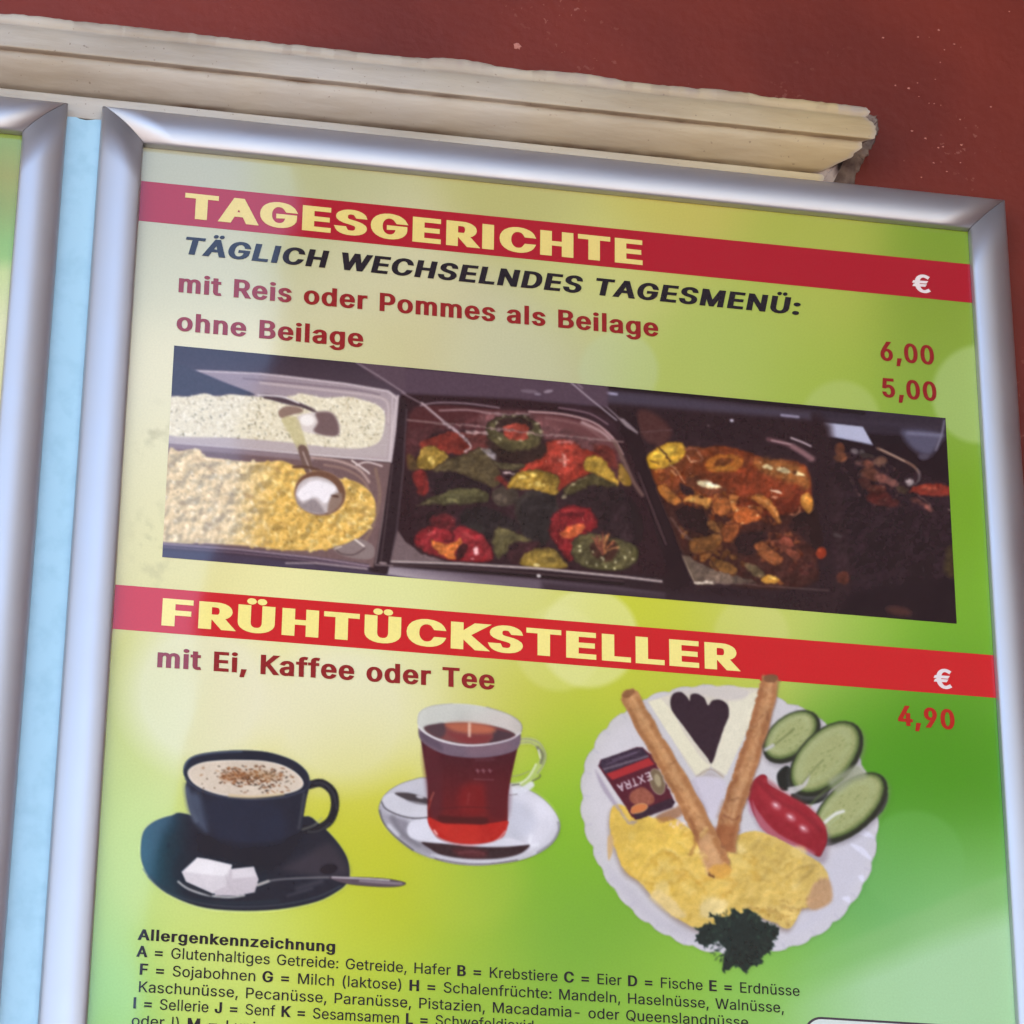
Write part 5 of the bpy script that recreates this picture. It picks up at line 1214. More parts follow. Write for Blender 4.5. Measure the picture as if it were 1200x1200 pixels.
    for q in range(150):
        r_ = random.Random(q + 800); an = r_.uniform(0, 6.28); rd = r_.uniform(.55, 1.12)
        x0 = 622 + math.cos(an) * 118 * rd; y0 = 1008 + math.sin(an) * 96 * rd
        if y0 > 1115 or y0 < 905: continue
        c.spot(670 + x0 / k, 780 + y0 / k, r_.uniform(1.2, 3.2), r_.uniform(.6, 1.3), an + r_.uniform(-.7, .7), r_.choice([(28, 46, 40), (40, 62, 52), (22, 34, 34), (52, 76, 62)]), r_.uniform(.4, .9))
    for q in range(60):
        r_ = random.Random(q + 170)
        c.spot(670 + r_.uniform(480, 740) / k, 780 + r_.uniform(935, 1060) / k, r_.uniform(.8, 2.4), r_.uniform(.5, 1.2), r_.uniform(0, 3), r_.choice([(44, 64, 58), (20, 28, 30), (54, 74, 66)]), .35)
    eg = poly_mask(c, k, 670, 780, [EG], 3)
    rl = poly_mask(c, k, 670, 780, [[(180, 90), (250, 80), (560, 740), (500, 790)], [(690, 40), (770, 40), (610, 690), (520, 680)], PA], 2)
    finish(c, np.maximum(np.maximum(eg, rl * .9), .15), 1.0, .07, 14, 29, .09, 1, 4)
    return c

# letter outlines: character, advance, closed loops (1/500 em)
GLYPHS = '''
( 137 45,103,50,162,66,221,88,270,118,270,95,214,81,157,76,103,80,57,94,8,118,-48,88,-48,69,-11,56,27,47,66
) 137 19,-48,43,9,57,58,61,103,56,157,41,214,19,270,48,270,71,221,86,162,92,103,89,65,81,27,67,-11,48,-48
, 94 19,-60,34,36,68,36,42,-60
- 227 168,122,168,94,57,94,57,122
0 227 113,-3,87,0,65,12,47,31,34,57,27,89,24,127,27,165,35,197,48,223,65,242,87,254,113,258,139,254,161,242,179,223,192,197,200,165,203,127,200,89,192,57,179,31,162,12,140,0 113,25,131,28,145,37,157,52,165,72,170,97,172,127,170,157,165,182,157,203,145,218,131,227,113,230,96,227,82,218,70,203,62,182,56,157,55,127,56,97,62,72,70,52,82,37,96,28
4 227 20,53,20,79,123,254,155,254,54,83,54,81,207,81,207,53 141,0,141,61,141,73,141,159,171,159,171,0
5 227 111,-3,89,-1,70,6,54,16,41,30,33,47,30,65,61,65,64,54,69,44,87,30,111,25,125,27,138,32,149,41,157,52,162,66,164,81,162,97,157,111,148,122,137,131,124,137,109,138,84,134,64,123,34,126,48,254,183,254,183,226,75,226,67,151,68,151,89,162,115,167,131,165,147,160,161,153,172,143,182,130,189,116,194,99,195,82,193,58,184,38,171,21,154,8,134,-1
6 227 113,-3,91,-1,71,7,55,20,42,37,34,58,32,81,34,100,40,119,69,170,126,254,161,254,75,131,73,131,83,144,98,153,117,157,139,155,158,147,173,136,185,120,192,101,194,79,192,56,184,36,171,20,155,7,135,-1 113,24,127,26,139,31,149,40,157,51,162,64,164,79,162,94,157,107,149,118,139,126,127,131,113,133,99,131,87,126,77,118,69,107,64,94,62,79,64,64,69,51,77,40,87,31,99,26
9 227 113,258,135,255,155,247,171,234,184,217,192,197,194,173,192,155,186,135,158,84,100,0,65,0,151,124,154,124,144,111,128,101,109,97,87,100,69,107,53,119,41,134,34,154,32,176,34,198,42,218,55,235,71,247,91,255 113,230,99,228,87,223,77,215,69,204,64,191,63,176,64,161,69,148,77,137,87,129,99,123,113,122,127,123,139,129,149,137,157,147,162,160,164,175,162,190,157,204,150,215,139,223,127,228
: 94 48,-2,39,-1,31,4,26,12,25,20,26,29,31,37,39,42,48,43,56,42,64,37,69,29,71,20,69,12,64,4,56,-1 48,135,39,137,31,142,26,149,25,158,26,167,31,174,39,179,48,181,56,179,64,174,69,167,71,158,69,149,64,142,56,137
= 227 36,122,36,151,191,151,191,122 36,48,36,77,191,77,191,48
A 240 8,0,101,254,138,254,231,0,198,0,144,151,132,186,116,239,123,239,106,185,95,151,43,0 55,71,55,99,185,99,185,71
B 228 30,0,30,254,121,254,145,252,164,245,180,235,190,221,197,205,199,187,198,172,193,160,178,143,157,133,157,131,170,129,182,123,192,114,201,102,207,86,209,68,207,50,200,33,189,20,172,9,151,2,123,0 62,29,122,29,148,31,165,40,175,53,178,68,176,81,171,92,163,102,153,109,140,114,124,115,62,115 62,143,119,143,144,148,154,155,162,163,166,174,168,186,165,202,156,214,141,223,120,226,62,226
C 255 134,-3,103,1,75,12,52,32,35,58,24,90,20,127,24,165,35,197,52,223,75,242,103,254,134,258,170,252,186,245,201,236,214,224,224,209,232,193,236,174,204,174,195,197,179,214,158,224,134,228,111,225,92,216,75,202,62,182,54,157,52,127,54,97,63,72,75,53,92,38,112,29,134,26,158,30,179,40,195,57,204,80,236,80,232,62,224,45,214,31,201,19,187,9,170,2,153,-2
D 251 109,0,48,0,48,29,107,29,136,31,159,40,177,55,189,75,197,99,200,128,197,156,190,180,177,200,160,214,138,223,110,226,47,226,47,254,113,254,147,251,176,239,200,221,217,196,227,164,231,128,227,91,217,59,199,34,175,15,145,4 62,254,62,0,30,0,30,254
E 209 30,0,30,254,186,254,186,226,62,226,62,143,178,143,178,114,62,114,62,29,188,29,188,0
F 205 30,0,30,254,185,254,185,226,62,226,62,139,173,139,173,111,62,111,62,0
G 260 134,-3,102,1,75,13,52,32,35,58,24,90,20,127,24,165,35,197,52,223,74,242,102,254,132,258,152,256,170,252,187,245,202,235,214,222,225,208,232,192,237,174,204,174,194,197,178,213,158,224,133,228,111,225,92,216,75,202,62,182,54,157,52,127,54,97,63,72,75,53,92,38,112,29,134,26,155,29,172,36,187,47,198,62,205,80,207,101,217,100,141,100,141,128,239,128,239,100,236,71,225,45,209,25,188,9,163,0
H 258 30,0,30,254,62,254,62,144,196,144,196,254,228,254,228,0,196,0,196,116,62,116,62,0
I 100 34,0,34,254,66,254,66,0
J 198 93,-3,62,2,38,16,22,40,17,73,17,86,49,86,49,73,52,52,61,37,75,28,93,25,110,28,124,37,133,52,136,73,136,254,168,254,168,73,163,40,147,16,123,2
K 233 52,73,52,108,70,131,87,152,106,172,182,254,224,254,116,138,114,138 30,0,30,254,62,254,62,167,62,112,62,97,62,0 186,0,94,130,114,155,224,0
L 196 30,0,30,254,62,254,62,29,181,29,181,0
M 314 30,0,30,254,76,254,139,94,144,79,150,61,156,42,161,24,154,24,159,41,165,61,171,79,176,94,238,254,284,254,284,0,252,0,252,145,252,163,253,184,253,207,253,229,256,229,249,205,241,181,234,161,228,145,171,0,143,0,85,145,80,160,72,181,65,204,56,229,59,229,60,208,60,186,61,164,61,145,61,0
N 262 30,0,30,254,68,254,172,91,181,75,194,53,207,27,202,27,200,54,200,79,199,97,199,254,232,254,232,0,193,0,101,145,89,165,74,191,54,226,60,227,61,192,62,164,62,145,62,0
P 222 30,0,30,254,118,254,144,252,166,244,183,231,195,215,202,195,204,174,202,152,195,133,183,116,166,104,144,96,118,93,55,93,55,121,116,121,134,123,149,128,159,136,167,147,171,160,172,174,171,188,167,201,159,211,148,219,134,224,116,226,62,226,62,0
Q 267 123,80,156,80,185,42,192,32,234,-24,200,-24,173,13,166,23 133,-3,103,1,75,12,52,32,35,58,24,90,20,127,24,165,35,197,52,223,75,242,103,254,133,258,164,254,192,242,215,223,232,197,243,165,247,127,243,90,232,58,215,32,192,12,164,1 133,26,155,29,175,38,191,52,204,72,212,97,215,127,212,157,204,182,191,202,175,216,155,225,133,228,112,225,92,216,75,202,63,182,54,157,52,127,54,97,63,72,75,52,92,38,112,29
R 224 30,0,30,254,118,254,145,252,167,244,183,232,195,217,202,198,205,176,202,154,195,136,183,120,166,109,145,101,118,99,48,99,48,128,117,128,135,129,149,133,160,141,167,150,171,162,173,176,171,190,167,202,159,212,149,220,134,224,116,226,62,226,62,0 177,0,115,115,151,115,214,0
S 223 112,-4,86,-2,64,5,46,15,32,30,23,48,19,68,52,68,55,55,62,44,71,35,83,29,112,25,128,26,143,30,155,37,165,46,171,57,173,70,171,81,166,89,148,102,122,111,92,120,64,130,43,145,30,163,26,186,29,206,37,224,51,238,69,249,90,256,114,258,137,256,158,249,175,238,189,224,197,208,200,189,169,189,163,206,151,219,134,227,112,229,97,228,84,224,73,218,64,209,59,199,58,188,60,176,65,167,85,154,106,147,132,140,156,132,179,119,197,99,202,85,204,69,201,50,193,32,180,17,162,5,139,-2
T 224 16,226,16,254,208,254,208,226,128,226,128,0,96,0,96,226
W 343 78,0,8,254,41,254,82,98,88,73,93,47,98,20,95,20,100,47,106,73,112,98,153,254,190,254,231,98,237,73,243,47,249,20,244,20,249,47,255,73,261,98,302,254,335,254,265,0,228,0,184,161,176,196,168,237,175,237,167,197,159,161,115,0
X 237 9,0,109,142,109,118,15,254,52,254,89,200,102,181,112,164,122,146,116,146,126,164,136,181,149,200,187,254,223,254,129,119,129,143,228,0,191,0,146,65,134,83,125,98,115,116,122,116,113,98,103,83,91,65,46,0
a 195 80,-4,63,-3,47,2,34,11,24,22,17,37,15,54,17,69,22,80,29,90,39,97,63,105,89,110,117,113,133,117,136,121,138,127,138,128,133,148,120,161,98,165,75,161,59,150,50,137,20,146,29,161,39,173,52,182,66,188,97,192,119,190,143,180,153,172,161,160,167,145,168,126,168,0,138,0,138,26,136,26,126,12,108,1 85,23,101,24,114,29,124,37,132,47,136,57,138,69,138,95,130,91,116,88,100,86,88,84,67,79,52,70,47,62,46,52,51,36,65,26
b 212 115,-4,99,-3,86,2,69,16,59,29,56,29,56,0,26,0,26,254,57,254,57,160,59,160,69,173,86,186,98,191,115,192,137,189,156,180,173,166,185,146,193,122,195,94,193,66,185,42,173,23,157,8,137,-1 110,23,126,26,140,33,150,44,158,58,163,75,164,95,163,114,158,131,150,145,140,156,126,163,110,165,94,163,81,156,70,145,62,131,58,114,56,95,58,75,63,58,70,43,81,32,94,26
c 198 104,-4,79,-1,58,8,41,23,28,43,20,66,17,94,20,122,28,146,41,165,58,180,79,189,104,192,130,189,153,178,170,161,181,138,151,131,145,145,135,155,121,162,104,165,86,162,73,155,62,144,54,129,50,112,48,94,50,75,54,59,62,44,73,33,86,26,104,23,121,26,135,33,146,44,152,59,181,51,171,28,153,11,130,0
d 212 98,-4,75,-1,56,8,40,23,27,42,20,66,17,94,20,122,27,146,40,166,56,180,75,189,98,192,114,191,126,186,144,173,153,160,155,160,155,254,186,254,186,0,156,0,156,29,153,29,143,16,126,2,114,-3 102,23,118,26,132,32,142,43,150,58,154,75,156,95,154,114,150,131,142,145,132,156,118,163,102,165,86,163,72,156,62,145,54,131,50,114,48,95,50,75,54,58,62,44,73,33,86,26
e 202 106,-4,80,-1,58,8,41,23,28,42,20,66,17,93,20,121,28,145,40,165,58,180,78,189,103,192,133,187,147,180,160,170,170,157,179,141,184,121,186,97,186,85,37,85,37,110,169,110,155,101,153,119,149,134,141,147,131,157,118,163,103,165,87,163,73,157,62,147,54,135,50,121,48,105,48,89,50,69,55,53,64,40,76,31,90,25,106,23,127,26,143,36,153,53,182,45,177,32,168,20,156,10,141,2,125,-3
f 127 114,190,114,164,3,164,3,190 40,0,40,216,42,231,48,243,57,252,68,259,94,265,111,263,121,260,114,234,107,236,97,237,85,235,77,230,72,221,71,209,71,0
g 213 103,-75,84,-74,67,-70,41,-55,25,-35,51,-20,61,-33,77,-44,103,-49,124,-46,141,-38,152,-23,156,-3,156,34,153,34,143,21,126,8,114,4,97,2,76,5,56,13,40,27,28,45,20,68,17,96,20,123,27,147,40,166,56,180,76,189,98,192,114,191,127,186,144,173,154,159,157,159,157,190,186,190,186,-4,183,-27,175,-45,162,-59,145,-68,125,-73 102,30,118,32,132,38,142,47,150,61,155,77,156,96,155,115,150,132,142,146,132,156,119,163,102,165,86,163,73,156,62,145,54,131,50,115,48,96,50,78,54,61,62,48,73,38,86,32
h 205 57,113,57,0,26,0,26,254,57,254,57,144,51,144,62,166,76,181,94,189,114,192,132,190,148,184,161,174,170,160,177,142,179,120,179,0,148,0,148,118,145,137,136,152,123,161,105,165,92,163,80,159,71,151,63,141,58,129
i 83 26,0,26,190,57,190,57,0 42,221,34,223,27,227,22,234,21,242,22,249,27,256,34,260,42,262,50,260,57,256,62,249,63,242,62,234,57,227,50,223
j 83 26,190,57,190,57,-15,55,-31,51,-45,43,-56,32,-65,19,-70,2,-71,-5,-71,-5,-43,1,-43,12,-42,20,-36,25,-27,26,-15 42,221,34,223,27,227,22,234,20,242,22,249,27,256,34,260,42,262,50,260,57,256,61,249,63,242,61,234,57,227,50,223
k 190 55,68,55,106,60,106,142,190,180,190,92,100,89,100 26,0,26,254,57,254,57,0 147,0,74,93,96,114,186,0
l 88 30,0,30,264,58,264,58,0
m 305 26,0,26,190,56,190,56,148,54,148,59,162,66,173,86,188,110,193,129,190,144,180,154,166,160,147,156,147,161,160,169,172,190,187,218,193,234,191,249,186,261,177,270,164,276,148,278,128,278,0,248,0,248,127,245,145,236,156,224,163,209,165,197,164,187,160,173,145,168,124,168,0,137,0,137,130,134,144,126,156,115,163,100,165,79,160,70,154,63,145,58,133,57,119,57,0
n 205 57,113,57,0,26,0,26,190,56,190,56,144,51,144,62,166,76,181,94,189,114,192,132,190,147,184,160,174,170,160,176,142,179,120,179,0,148,0,148,118,145,137,136,152,123,161,105,165,92,163,80,159,71,151,63,141,58,129
o 208 104,-4,79,-1,58,8,41,23,28,43,20,66,17,94,20,122,28,146,41,165,58,180,79,189,104,192,128,189,149,180,167,165,180,146,188,122,191,94,188,66,180,43,167,23,149,8,128,-1 104,23,121,26,135,33,146,44,154,59,158,75,160,94,158,112,154,129,146,144,135,155,121,162,104,165,86,162,73,155,62,144,54,129,50,112,48,94,50,75,54,59,62,44,73,33,86,26
p 212 26,-71,26,190,56,190,56,160,59,160,69,173,86,186,98,191,115,192,137,189,156,180,173,166,185,146,193,122,195,94,193,66,185,42,173,23,157,8,137,-1,115,-4,99,-3,86,2,69,16,59,29,57,29,57,-71 110,23,126,26,140,33,150,44,158,58,163,75,164,95,163,114,158,131,150,145,140,156,126,163,110,165,94,163,81,156,70,145,62,131,58,114,56,95,58,75,63,58,70,43,81,32,94,26
q 212 186,-71,155,-71,155,29,153,29,143,16,126,2,114,-3,98,-4,75,-1,56,8,40,23,27,42,20,66,17,94,20,122,27,146,40,166,56,180,75,189,98,192,114,191,126,186,144,173,153,160,156,160,156,190,186,190 102,23,118,26,132,32,142,43,150,58,154,75,156,95,154,114,150,131,142,145,132,156,118,163,102,165,86,163,72,156,62,145,54,131,50,114,48,95,50,75,54,58,62,44,73,33,86,26
r 130 26,0,26,190,56,190,56,160,58,160,65,173,76,184,90,190,107,192,115,192,122,192,122,161,115,162,103,163,91,161,80,157,70,151,63,142,58,131,57,118,57,0
s 182 91,-4,72,-3,56,2,42,9,31,19,23,32,18,47,47,53,53,40,62,30,75,25,91,23,108,25,122,31,131,40,134,51,132,60,127,68,118,74,106,78,75,85,52,93,36,104,27,119,23,137,26,152,33,166,43,177,58,185,74,190,94,192,112,191,127,186,140,179,149,170,162,145,134,139,129,149,121,158,110,164,94,166,78,164,65,158,57,150,54,139,56,129,62,122,86,111,115,105,137,97,153,86,162,71,166,53,163,37,156,24,145,12,130,3,112,-2
t 114 102,190,102,164,3,164,3,190 32,236,63,236,63,49,64,38,68,31,75,26,85,25,93,26,101,27,107,1,96,-1,84,-2,62,1,46,11,36,26,32,46
u 205 91,-3,73,-1,57,5,44,15,35,29,28,47,26,69,26,190,57,190,57,72,60,52,68,37,82,28,100,25,113,27,125,31,134,38,142,48,146,61,148,76,148,190,179,190,179,0,149,0,149,46,154,46,143,23,129,8,111,0
v 195 81,0,9,190,42,190,83,78,93,43,103,10,92,10,101,43,112,78,152,190,186,190,113,0
w 284 69,0,11,190,44,190,67,107,77,68,88,21,82,21,93,67,103,107,126,190,158,190,181,107,191,68,201,21,196,21,206,68,217,107,240,190,272,190,215,0,184,0,159,86,152,112,145,140,138,169,145,169,138,140,131,112,124,86,99,0
x 189 10,0,86,109,86,86,14,190,50,190,74,153,90,127,104,103,88,103,101,127,117,153,141,190,176,190,104,84,104,107,179,0,143,0,115,43,100,68,86,91,102,91,89,68,74,43,46,0
y 195 24,-69,31,-43,36,-44,52,-44,65,-37,75,-18,81,-1,9,190,42,190,83,78,93,43,103,10,92,10,101,43,112,78,153,190,186,190,102,-29,88,-54,70,-68,46,-73,32,-72
z 190 21,0,21,23,127,160,127,161,24,161,24,190,166,190,166,165,63,30,63,28,169,28,169,0
Ä 240 8,0,101,254,138,254,231,0,198,0,144,151,132,186,116,239,123,239,106,185,95,151,43,0 55,71,55,99,185,99,185,71 156,286,148,288,142,292,137,299,136,306,137,314,142,321,148,325,156,326,164,325,170,321,175,314,176,306,175,299,170,292,164,288 84,286,76,288,70,292,65,299,64,306,65,314,70,321,76,325,84,326,92,325,98,321,103,314,104,306,103,299,98,292,92,288
Ü 259 129,-4,101,-1,77,8,57,22,42,40,33,62,30,87,30,254,62,254,62,89,64,72,70,57,80,44,94,34,110,28,129,26,149,28,165,34,179,44,188,57,194,72,196,89,196,254,229,254,229,87,226,62,216,40,201,22,182,8,157,-1 165,286,158,288,151,292,147,299,145,306,147,314,151,321,158,325,165,326,173,325,180,321,184,314,186,306,184,299,180,292,173,288 94,286,86,288,79,292,75,299,73,306,75,314,79,321,86,325,94,326,101,325,108,321,112,314,114,306,112,299,108,292,101,288
ü 205 91,-3,73,-1,57,5,44,15,35,29,28,47,26,69,26,190,57,190,57,72,60,52,68,37,82,28,100,25,113,27,125,31,134,38,142,48,146,61,148,76,148,190,179,190,179,0,149,0,149,46,154,46,143,23,129,8,111,0 138,221,131,223,124,227,120,234,118,242,120,249,124,256,131,260,138,262,146,260,153,256,157,249,159,242,157,234,153,227,146,223 67,221,59,223,52,227,48,234,46,242,48,249,52,256,59,260,67,262,74,260,81,256,85,249,87,242,85,234,81,227,74,223
€ 232 182,164,170,140,8,140,17,164 160,115,149,90,8,90,17,115 212,232,199,205,183,217,165,225,144,228,124,225,107,216,92,202,80,182,73,157,71,127,73,97,80,72,92,52,107,38,124,29,144,26,165,29,183,37,198,48,211,21,197,11,180,3,163,-2,144,-3,115,1,90,12,68,32,52,57,42,89,39,127,42,165,52,197,68,223,90,242,115,254,144,258,163,256,180,251,197,243
'''

# ------------------------------------------------------------------ aluminium snap frames
def alu_mat():
    m, nt, b = new_mat('satin_anodised_aluminium')
    b.inputs['Metallic'].default_value = 0.86
    b.inputs['Base Color'].default_value = (0.475, 0.465, 0.495, 1)
    b.inputs['Roughness'].default_value = 0.34
    geo = N(nt, 'ShaderNodeNewGeometry')
    n1 = N(nt, 'ShaderNodeTexNoise'); n1.inputs['Scale'].default_value = 25; n1.inputs['Detail'].default_value = 4
    nt.links.new(geo.outputs['Position'], n1.inputs['Vector'])
    mr = N(nt, 'ShaderNodeMapRange'); mr.inputs['To Min'].default_value = .42; mr.inputs['To Max'].default_value = .54
    nt.links.new(n1.outputs['Fac'], mr.inputs['Value']); nt.links.new(mr.outputs[0], b.inputs['Roughness'])
    n2 = N(nt, 'ShaderNodeTexNoise'); n2.inputs['Scale'].default_value = 1400
    nt.links.new(geo.outputs['Position'], n2.inputs['Vector'])
    bp = N(nt, 'ShaderNodeBump'); bp.inputs['Strength'].default_value = .06; bp.inputs['Distance'].default_value = .0002
    nt.links.new(n2.outputs['Fac'], bp.inputs['Height']); nt.links.new(bp.outputs[0], b.inputs['Normal'])
    return m
ALU = alu_mat()
# across the rail from the outer edge, depth n
RAIL = [(0.0, .0040), (0.0, .0006), (.0003, -.0008), (.0012, -.0020), (.0030, -.0033), (.0055, -.0046), (.0080, -.0056), (.0105, -.0064), (.0130, -.0069), (.0155, -.0071),
        (.0180, -.0070), (.0200, -.0067), (.0218, -.0063), (.0234, -.0058), (.0244, -.0052), (.0248, -.0046), (.0250, -.0036), (.0250, -.0004)]

def rail(p0, p1, inward, parent):
    """p0, p1: outer corners (u,v); mitred ends; inward: unit (du,dv) towards the picture"""
    p0 = np.array(p0); p1 = np.array(p1); t = (p1 - p0) / np.linalg.norm(p1 - p0); w = np.array(inward)
    vs = []; K = len(RAIL)
    gap = .0002
    NS = 24
    for s in range(NS + 1):
        for a, n in RAIL:
            q0 = p0 + w * a + t * (a + gap); q1 = p1 + w * a - t * (a + gap)
            q = q0 + (q1 - q0) * s / NS
            vs.append(V(q[0], q[1], n))
    fs = [(s * K + i, (s + 1) * K + i, (s + 1) * K + i + 1, s * K + i + 1) for s in range(NS) for i in range(K - 1)]
    fs.append(tuple(range(K))); fs.append(tuple(range(NS * K, NS * K + K))[::-1])
    o = obj('frame_rail', vs, fs, ALU, parent)
    for p_ in o.data.polygons:
        p_.use_smooth = len(p_.vertices) == 4
    o.data.shade_smooth() if False else None
    return o

def snap_frame(parent, u0, u1, v0, v1):
    rail((u0, v0), (u1, v0), (0, 1), parent)
    rail((u0, v1), (u0, v0), (1, 0), parent)
    rail((u1, v0), (u1, v1), (-1, 0), parent)
    rail((u1, v1), (u0, v1), (0, -1), parent)

board_r = empty('menu_board')
tag(board_r, 'aluminium framed poster listing daily dishes and breakfast plate', 'menu board', 'aluminium menu frames side by side on the wall')
snap_frame(board_r, -.0252, .5250, -.0245, .7245)
board_l = empty('menu_board')
tag(board_l, 'aluminium framed green menu poster at the left edge, only its right rail showing', 'menu board', 'aluminium menu frames side by side on the wall')
snap_frame(board_l, -.5942, -.0450, -.0240, .7245)

PAPER = print_image_mat()

def sheet(name, u0, u1, v0, v1, nu, nv, n, fn, parent):
    U, Vv = np.meshgrid(np.linspace(u0, u1, nu), np.linspace(v0, v1, nv))
    x, y = uv2px(U, Vv)
    col = lin(fn(x, y) / 255.) * PRINT_GAIN
    P = np.stack([U, 0 * U + n, Z0 - Vv], -1).reshape(-1, 3)
    j, i = np.meshgrid(np.arange(nv - 1), np.arange(nu - 1), indexing='ij')
    a = j * nu + i
    idx = np.stack([a, a + nu, a + nu + 1, a + 1], -1).reshape(-1, 4)
    return colour_mesh(name, P, idx, np.minimum(col, .85).reshape(-1, 3), PAPER, parent)

poster = sheet('poster', -.004, .504, -.004, .704, 400, 540, 0.0, background, board_r)
poster['label'] = 'green and yellow printed poster with soft light circles under a glossy cover'

def left_bg(X, Y):
    st = [(100, 128, 146, 66), (165, 132, 152, 70), (205, 146, 146, 60), (245, 136, 152, 70), (285, 134, 172, 88), (302, 140, 176, 92), (318, 182, 194, 122), (380, 208, 204, 150), (460, 214, 206, 140), (700, 190, 200, 110), (1200, 150, 190, 90)]
    ys = [q[0] for q in st]
    return np.stack([np.interp(Y + (X - 10) * -.1, ys, [q[k] for q in st]) for k in (1, 2, 3)], -1)
sheet('poster', -.5730, -.0665, -.004, .704, 60, 260, 0.0, left_bg, board_l)

# ------------------------------------------------------------------ lettering
GL = {}
for ln in GLYPHS.strip('\n').split('\n'):
    ch = ln[0]; rest = ln[2:].split(' ')
    loops = []
    for s_ in rest[1:]:
        v_ = [int(q) for q in s_.split(',')]
        loops.append(np.array(v_, float).reshape(-1, 2) / 500.)
    GL[ch] = (int(rest[0]) / 500., loops)

def area(P):
    x, y = P[:, 0], P[:, 1]
    return .5 * float(np.sum(x * np.roll(y, -1) - np.roll(x, -1) * y))

def thicken(P, d):
    """move the outline away from the ink by d (outer loops run one way, holes the other)"""
    A = np.roll(P, 1, 0); B = np.roll(P, -1, 0)
    e1 = P - A; e2 = B - P
    e1 /= np.maximum(np.linalg.norm(e1, axis=1), 1e-9)[:, None]; e2 /= np.maximum(np.linalg.norm(e2, axis=1), 1e-9)[:, None]
    n1 = np.stack([e1[:, 1], -e1[:, 0]], 1); n2 = np.stack([e2[:, 1], -e2[:, 0]], 1)
    m = n1 + n2
    l = np.maximum((m * m).sum(1), .45)[:, None]
    k = d if hasattr(d, '__len__') else (d, d)
    return P + m * np.array(k) * (2 / l)

BY = .42
SGN = 1.0 if area(GL['I'][1][0]) > 0 else -1.0

from mathutils.geometry import delaunay_2d_cdt
GCACHE = {}
def glyph_shapes(ch, bold):
    """thickened outline of one letter as triangles; overlapping loops are merged by winding number"""
    if (ch, bold) in GCACHE: return GCACHE[ch, bold]
    adv, loops = GL[ch]
    dot = lambda P: len(loops) > 2 and ch in 'ÄÜäöü' and np.ptp(P[:, 1]) < .12
    Ls = [thicken(P, (bold * SGN * (.45 if dot(P) else 1), bold * BY * SGN)) for P in loops]
    pts = []; edges = []
    for L in Ls:
        b0 = len(pts); n = len(L)
        pts += [Vector((float(q[0]), float(q[1]))) for q in L]
        edges += [(b0 + i, b0 + (i + 1) % n) for i in range(n)]
    r = delaunay_2d_cdt(pts, edges, [], 0, 1e-5)
    vv = np.array([tuple(q) for q in r[0]]); tri = np.array([tuple(f) for f in r[2] if len(f) == 3])
    c = vv[tri].mean(1); wn = np.zeros(len(c))
    for L in Ls:
        M = np.roll(L, -1, 0)
        for (ax, ay), (bx, by) in zip(L, M):
            cr = (bx - ax) * (c[:, 1] - ay) - (c[:, 0] - ax) * (by - ay)
            wn += ((ay <= c[:, 1]) & (by > c[:, 1]) & (cr > 0)).astype(int) - ((ay > c[:, 1]) & (by <= c[:, 1]) & (cr < 0)).astype(int)
    tri = tri[wn * SGN > .5]
    GCACHE[ch, bold] = (adv + 2 * bold, vv, tri, float(vv[tri.ravel(), 0].min()), float(vv[tri.ravel(), 0].max()))
    return GCACHE[ch, bold]

SPACE = .28
CAP = .508
def lettering(name, text, start, end, cap_px, mat, parent, bold=0.0, reg=None, slant=0.0, n=-.00030, track=0.0, wide_sp=1.0, width_of=None):
    """text between two measured baseline points; *...* is bold when reg is given"""
    (u0, v0), (u1, v1) = [tuple(float(q) for q in px2uv(*p_)) for p_ in (start, end)]
    capu = px2uv(start[0], start[1] - cap_px); H = abs(float(capu[1]) - v0)
    items = []; x = 0.0; b = bold if reg is None else reg
    wlimit = None; cnt = 0
    for ch in text:
        if ch == '*':
            b = bold if b == reg else reg; continue
        if ch == ' ':
            x += SPACE * wide_sp + track; cnt += 1
            continue
        if width_of is not None and cnt >= width_of and wlimit is None:
            wlimit = last_end
        adv, vv, tri, xa, xb = glyph_shapes(ch, b)
        if not items: x = -xa
        items.append((x, vv, tri)); last_end = x + xb
        x += adv + track; cnt += 1
    if wlimit is None: wlimit = last_end
    W = math.hypot(u1 - u0, v1 - v0); sx = W / wlimit; sz = H / (CAP + 2 * BY * (bold if reg is None else reg))
    du, dv = (u1 - u0) / W, (v1 - v0) / W
    vs = []; fs = []
    lift = BY * (bold if reg is None else reg)
    for x0, vv, tri in items:
        base = len(vs)
        X = (vv[:, 0] + x0) * sx + slant * vv[:, 1] * sz
        Y = (vv[:, 1] + lift) * sz
        for a_, b_ in zip(X, Y):
            vs.append(V(u0 + a_ * du + b_ * dv, v0 + a_ * dv - b_ * du, n))
        fs += [(base + int(t[0]), base + int(t[1]), base + int(t[2])) for t in tri]
    o = obj(name, vs, fs, mat, parent)
    return o

def quad_uv(name, pts, mat, parent, n):
    """flat printed patch from picture corners, a fine quad strip"""
    q = [px2uv(*p_) for p_ in pts]
    vs = [V(float(a), float(b), n) for a, b in q]
    return obj(name, vs, [tuple(range(len(vs)))], mat, parent)

RED = [ink_mat('red_ink', (168, 29, 44)), ink_mat('red_ink', (202, 33, 38))]  # one red ink; upper band's copy carries its dimmer light in the colour
CREAM = ink_mat('pale_yellow_ink', (243, 226, 134))
CREAM_DIM = ink_mat('dim_pale_yellow_ink', (226, 204, 122))  # pale yellow ink again, shade at the upper heading put into its colour
WHITE = ink_mat('white_ink', (232, 218, 218))
BLACK = ink_mat('black_ink', (34, 30, 38))
DRED = ink_mat('dark_red_ink', (142, 34, 36))
PRED = ink_mat('bright_red_ink', (178, 34, 28))
GREY = ink_mat('grey_ink', (70, 62, 70))

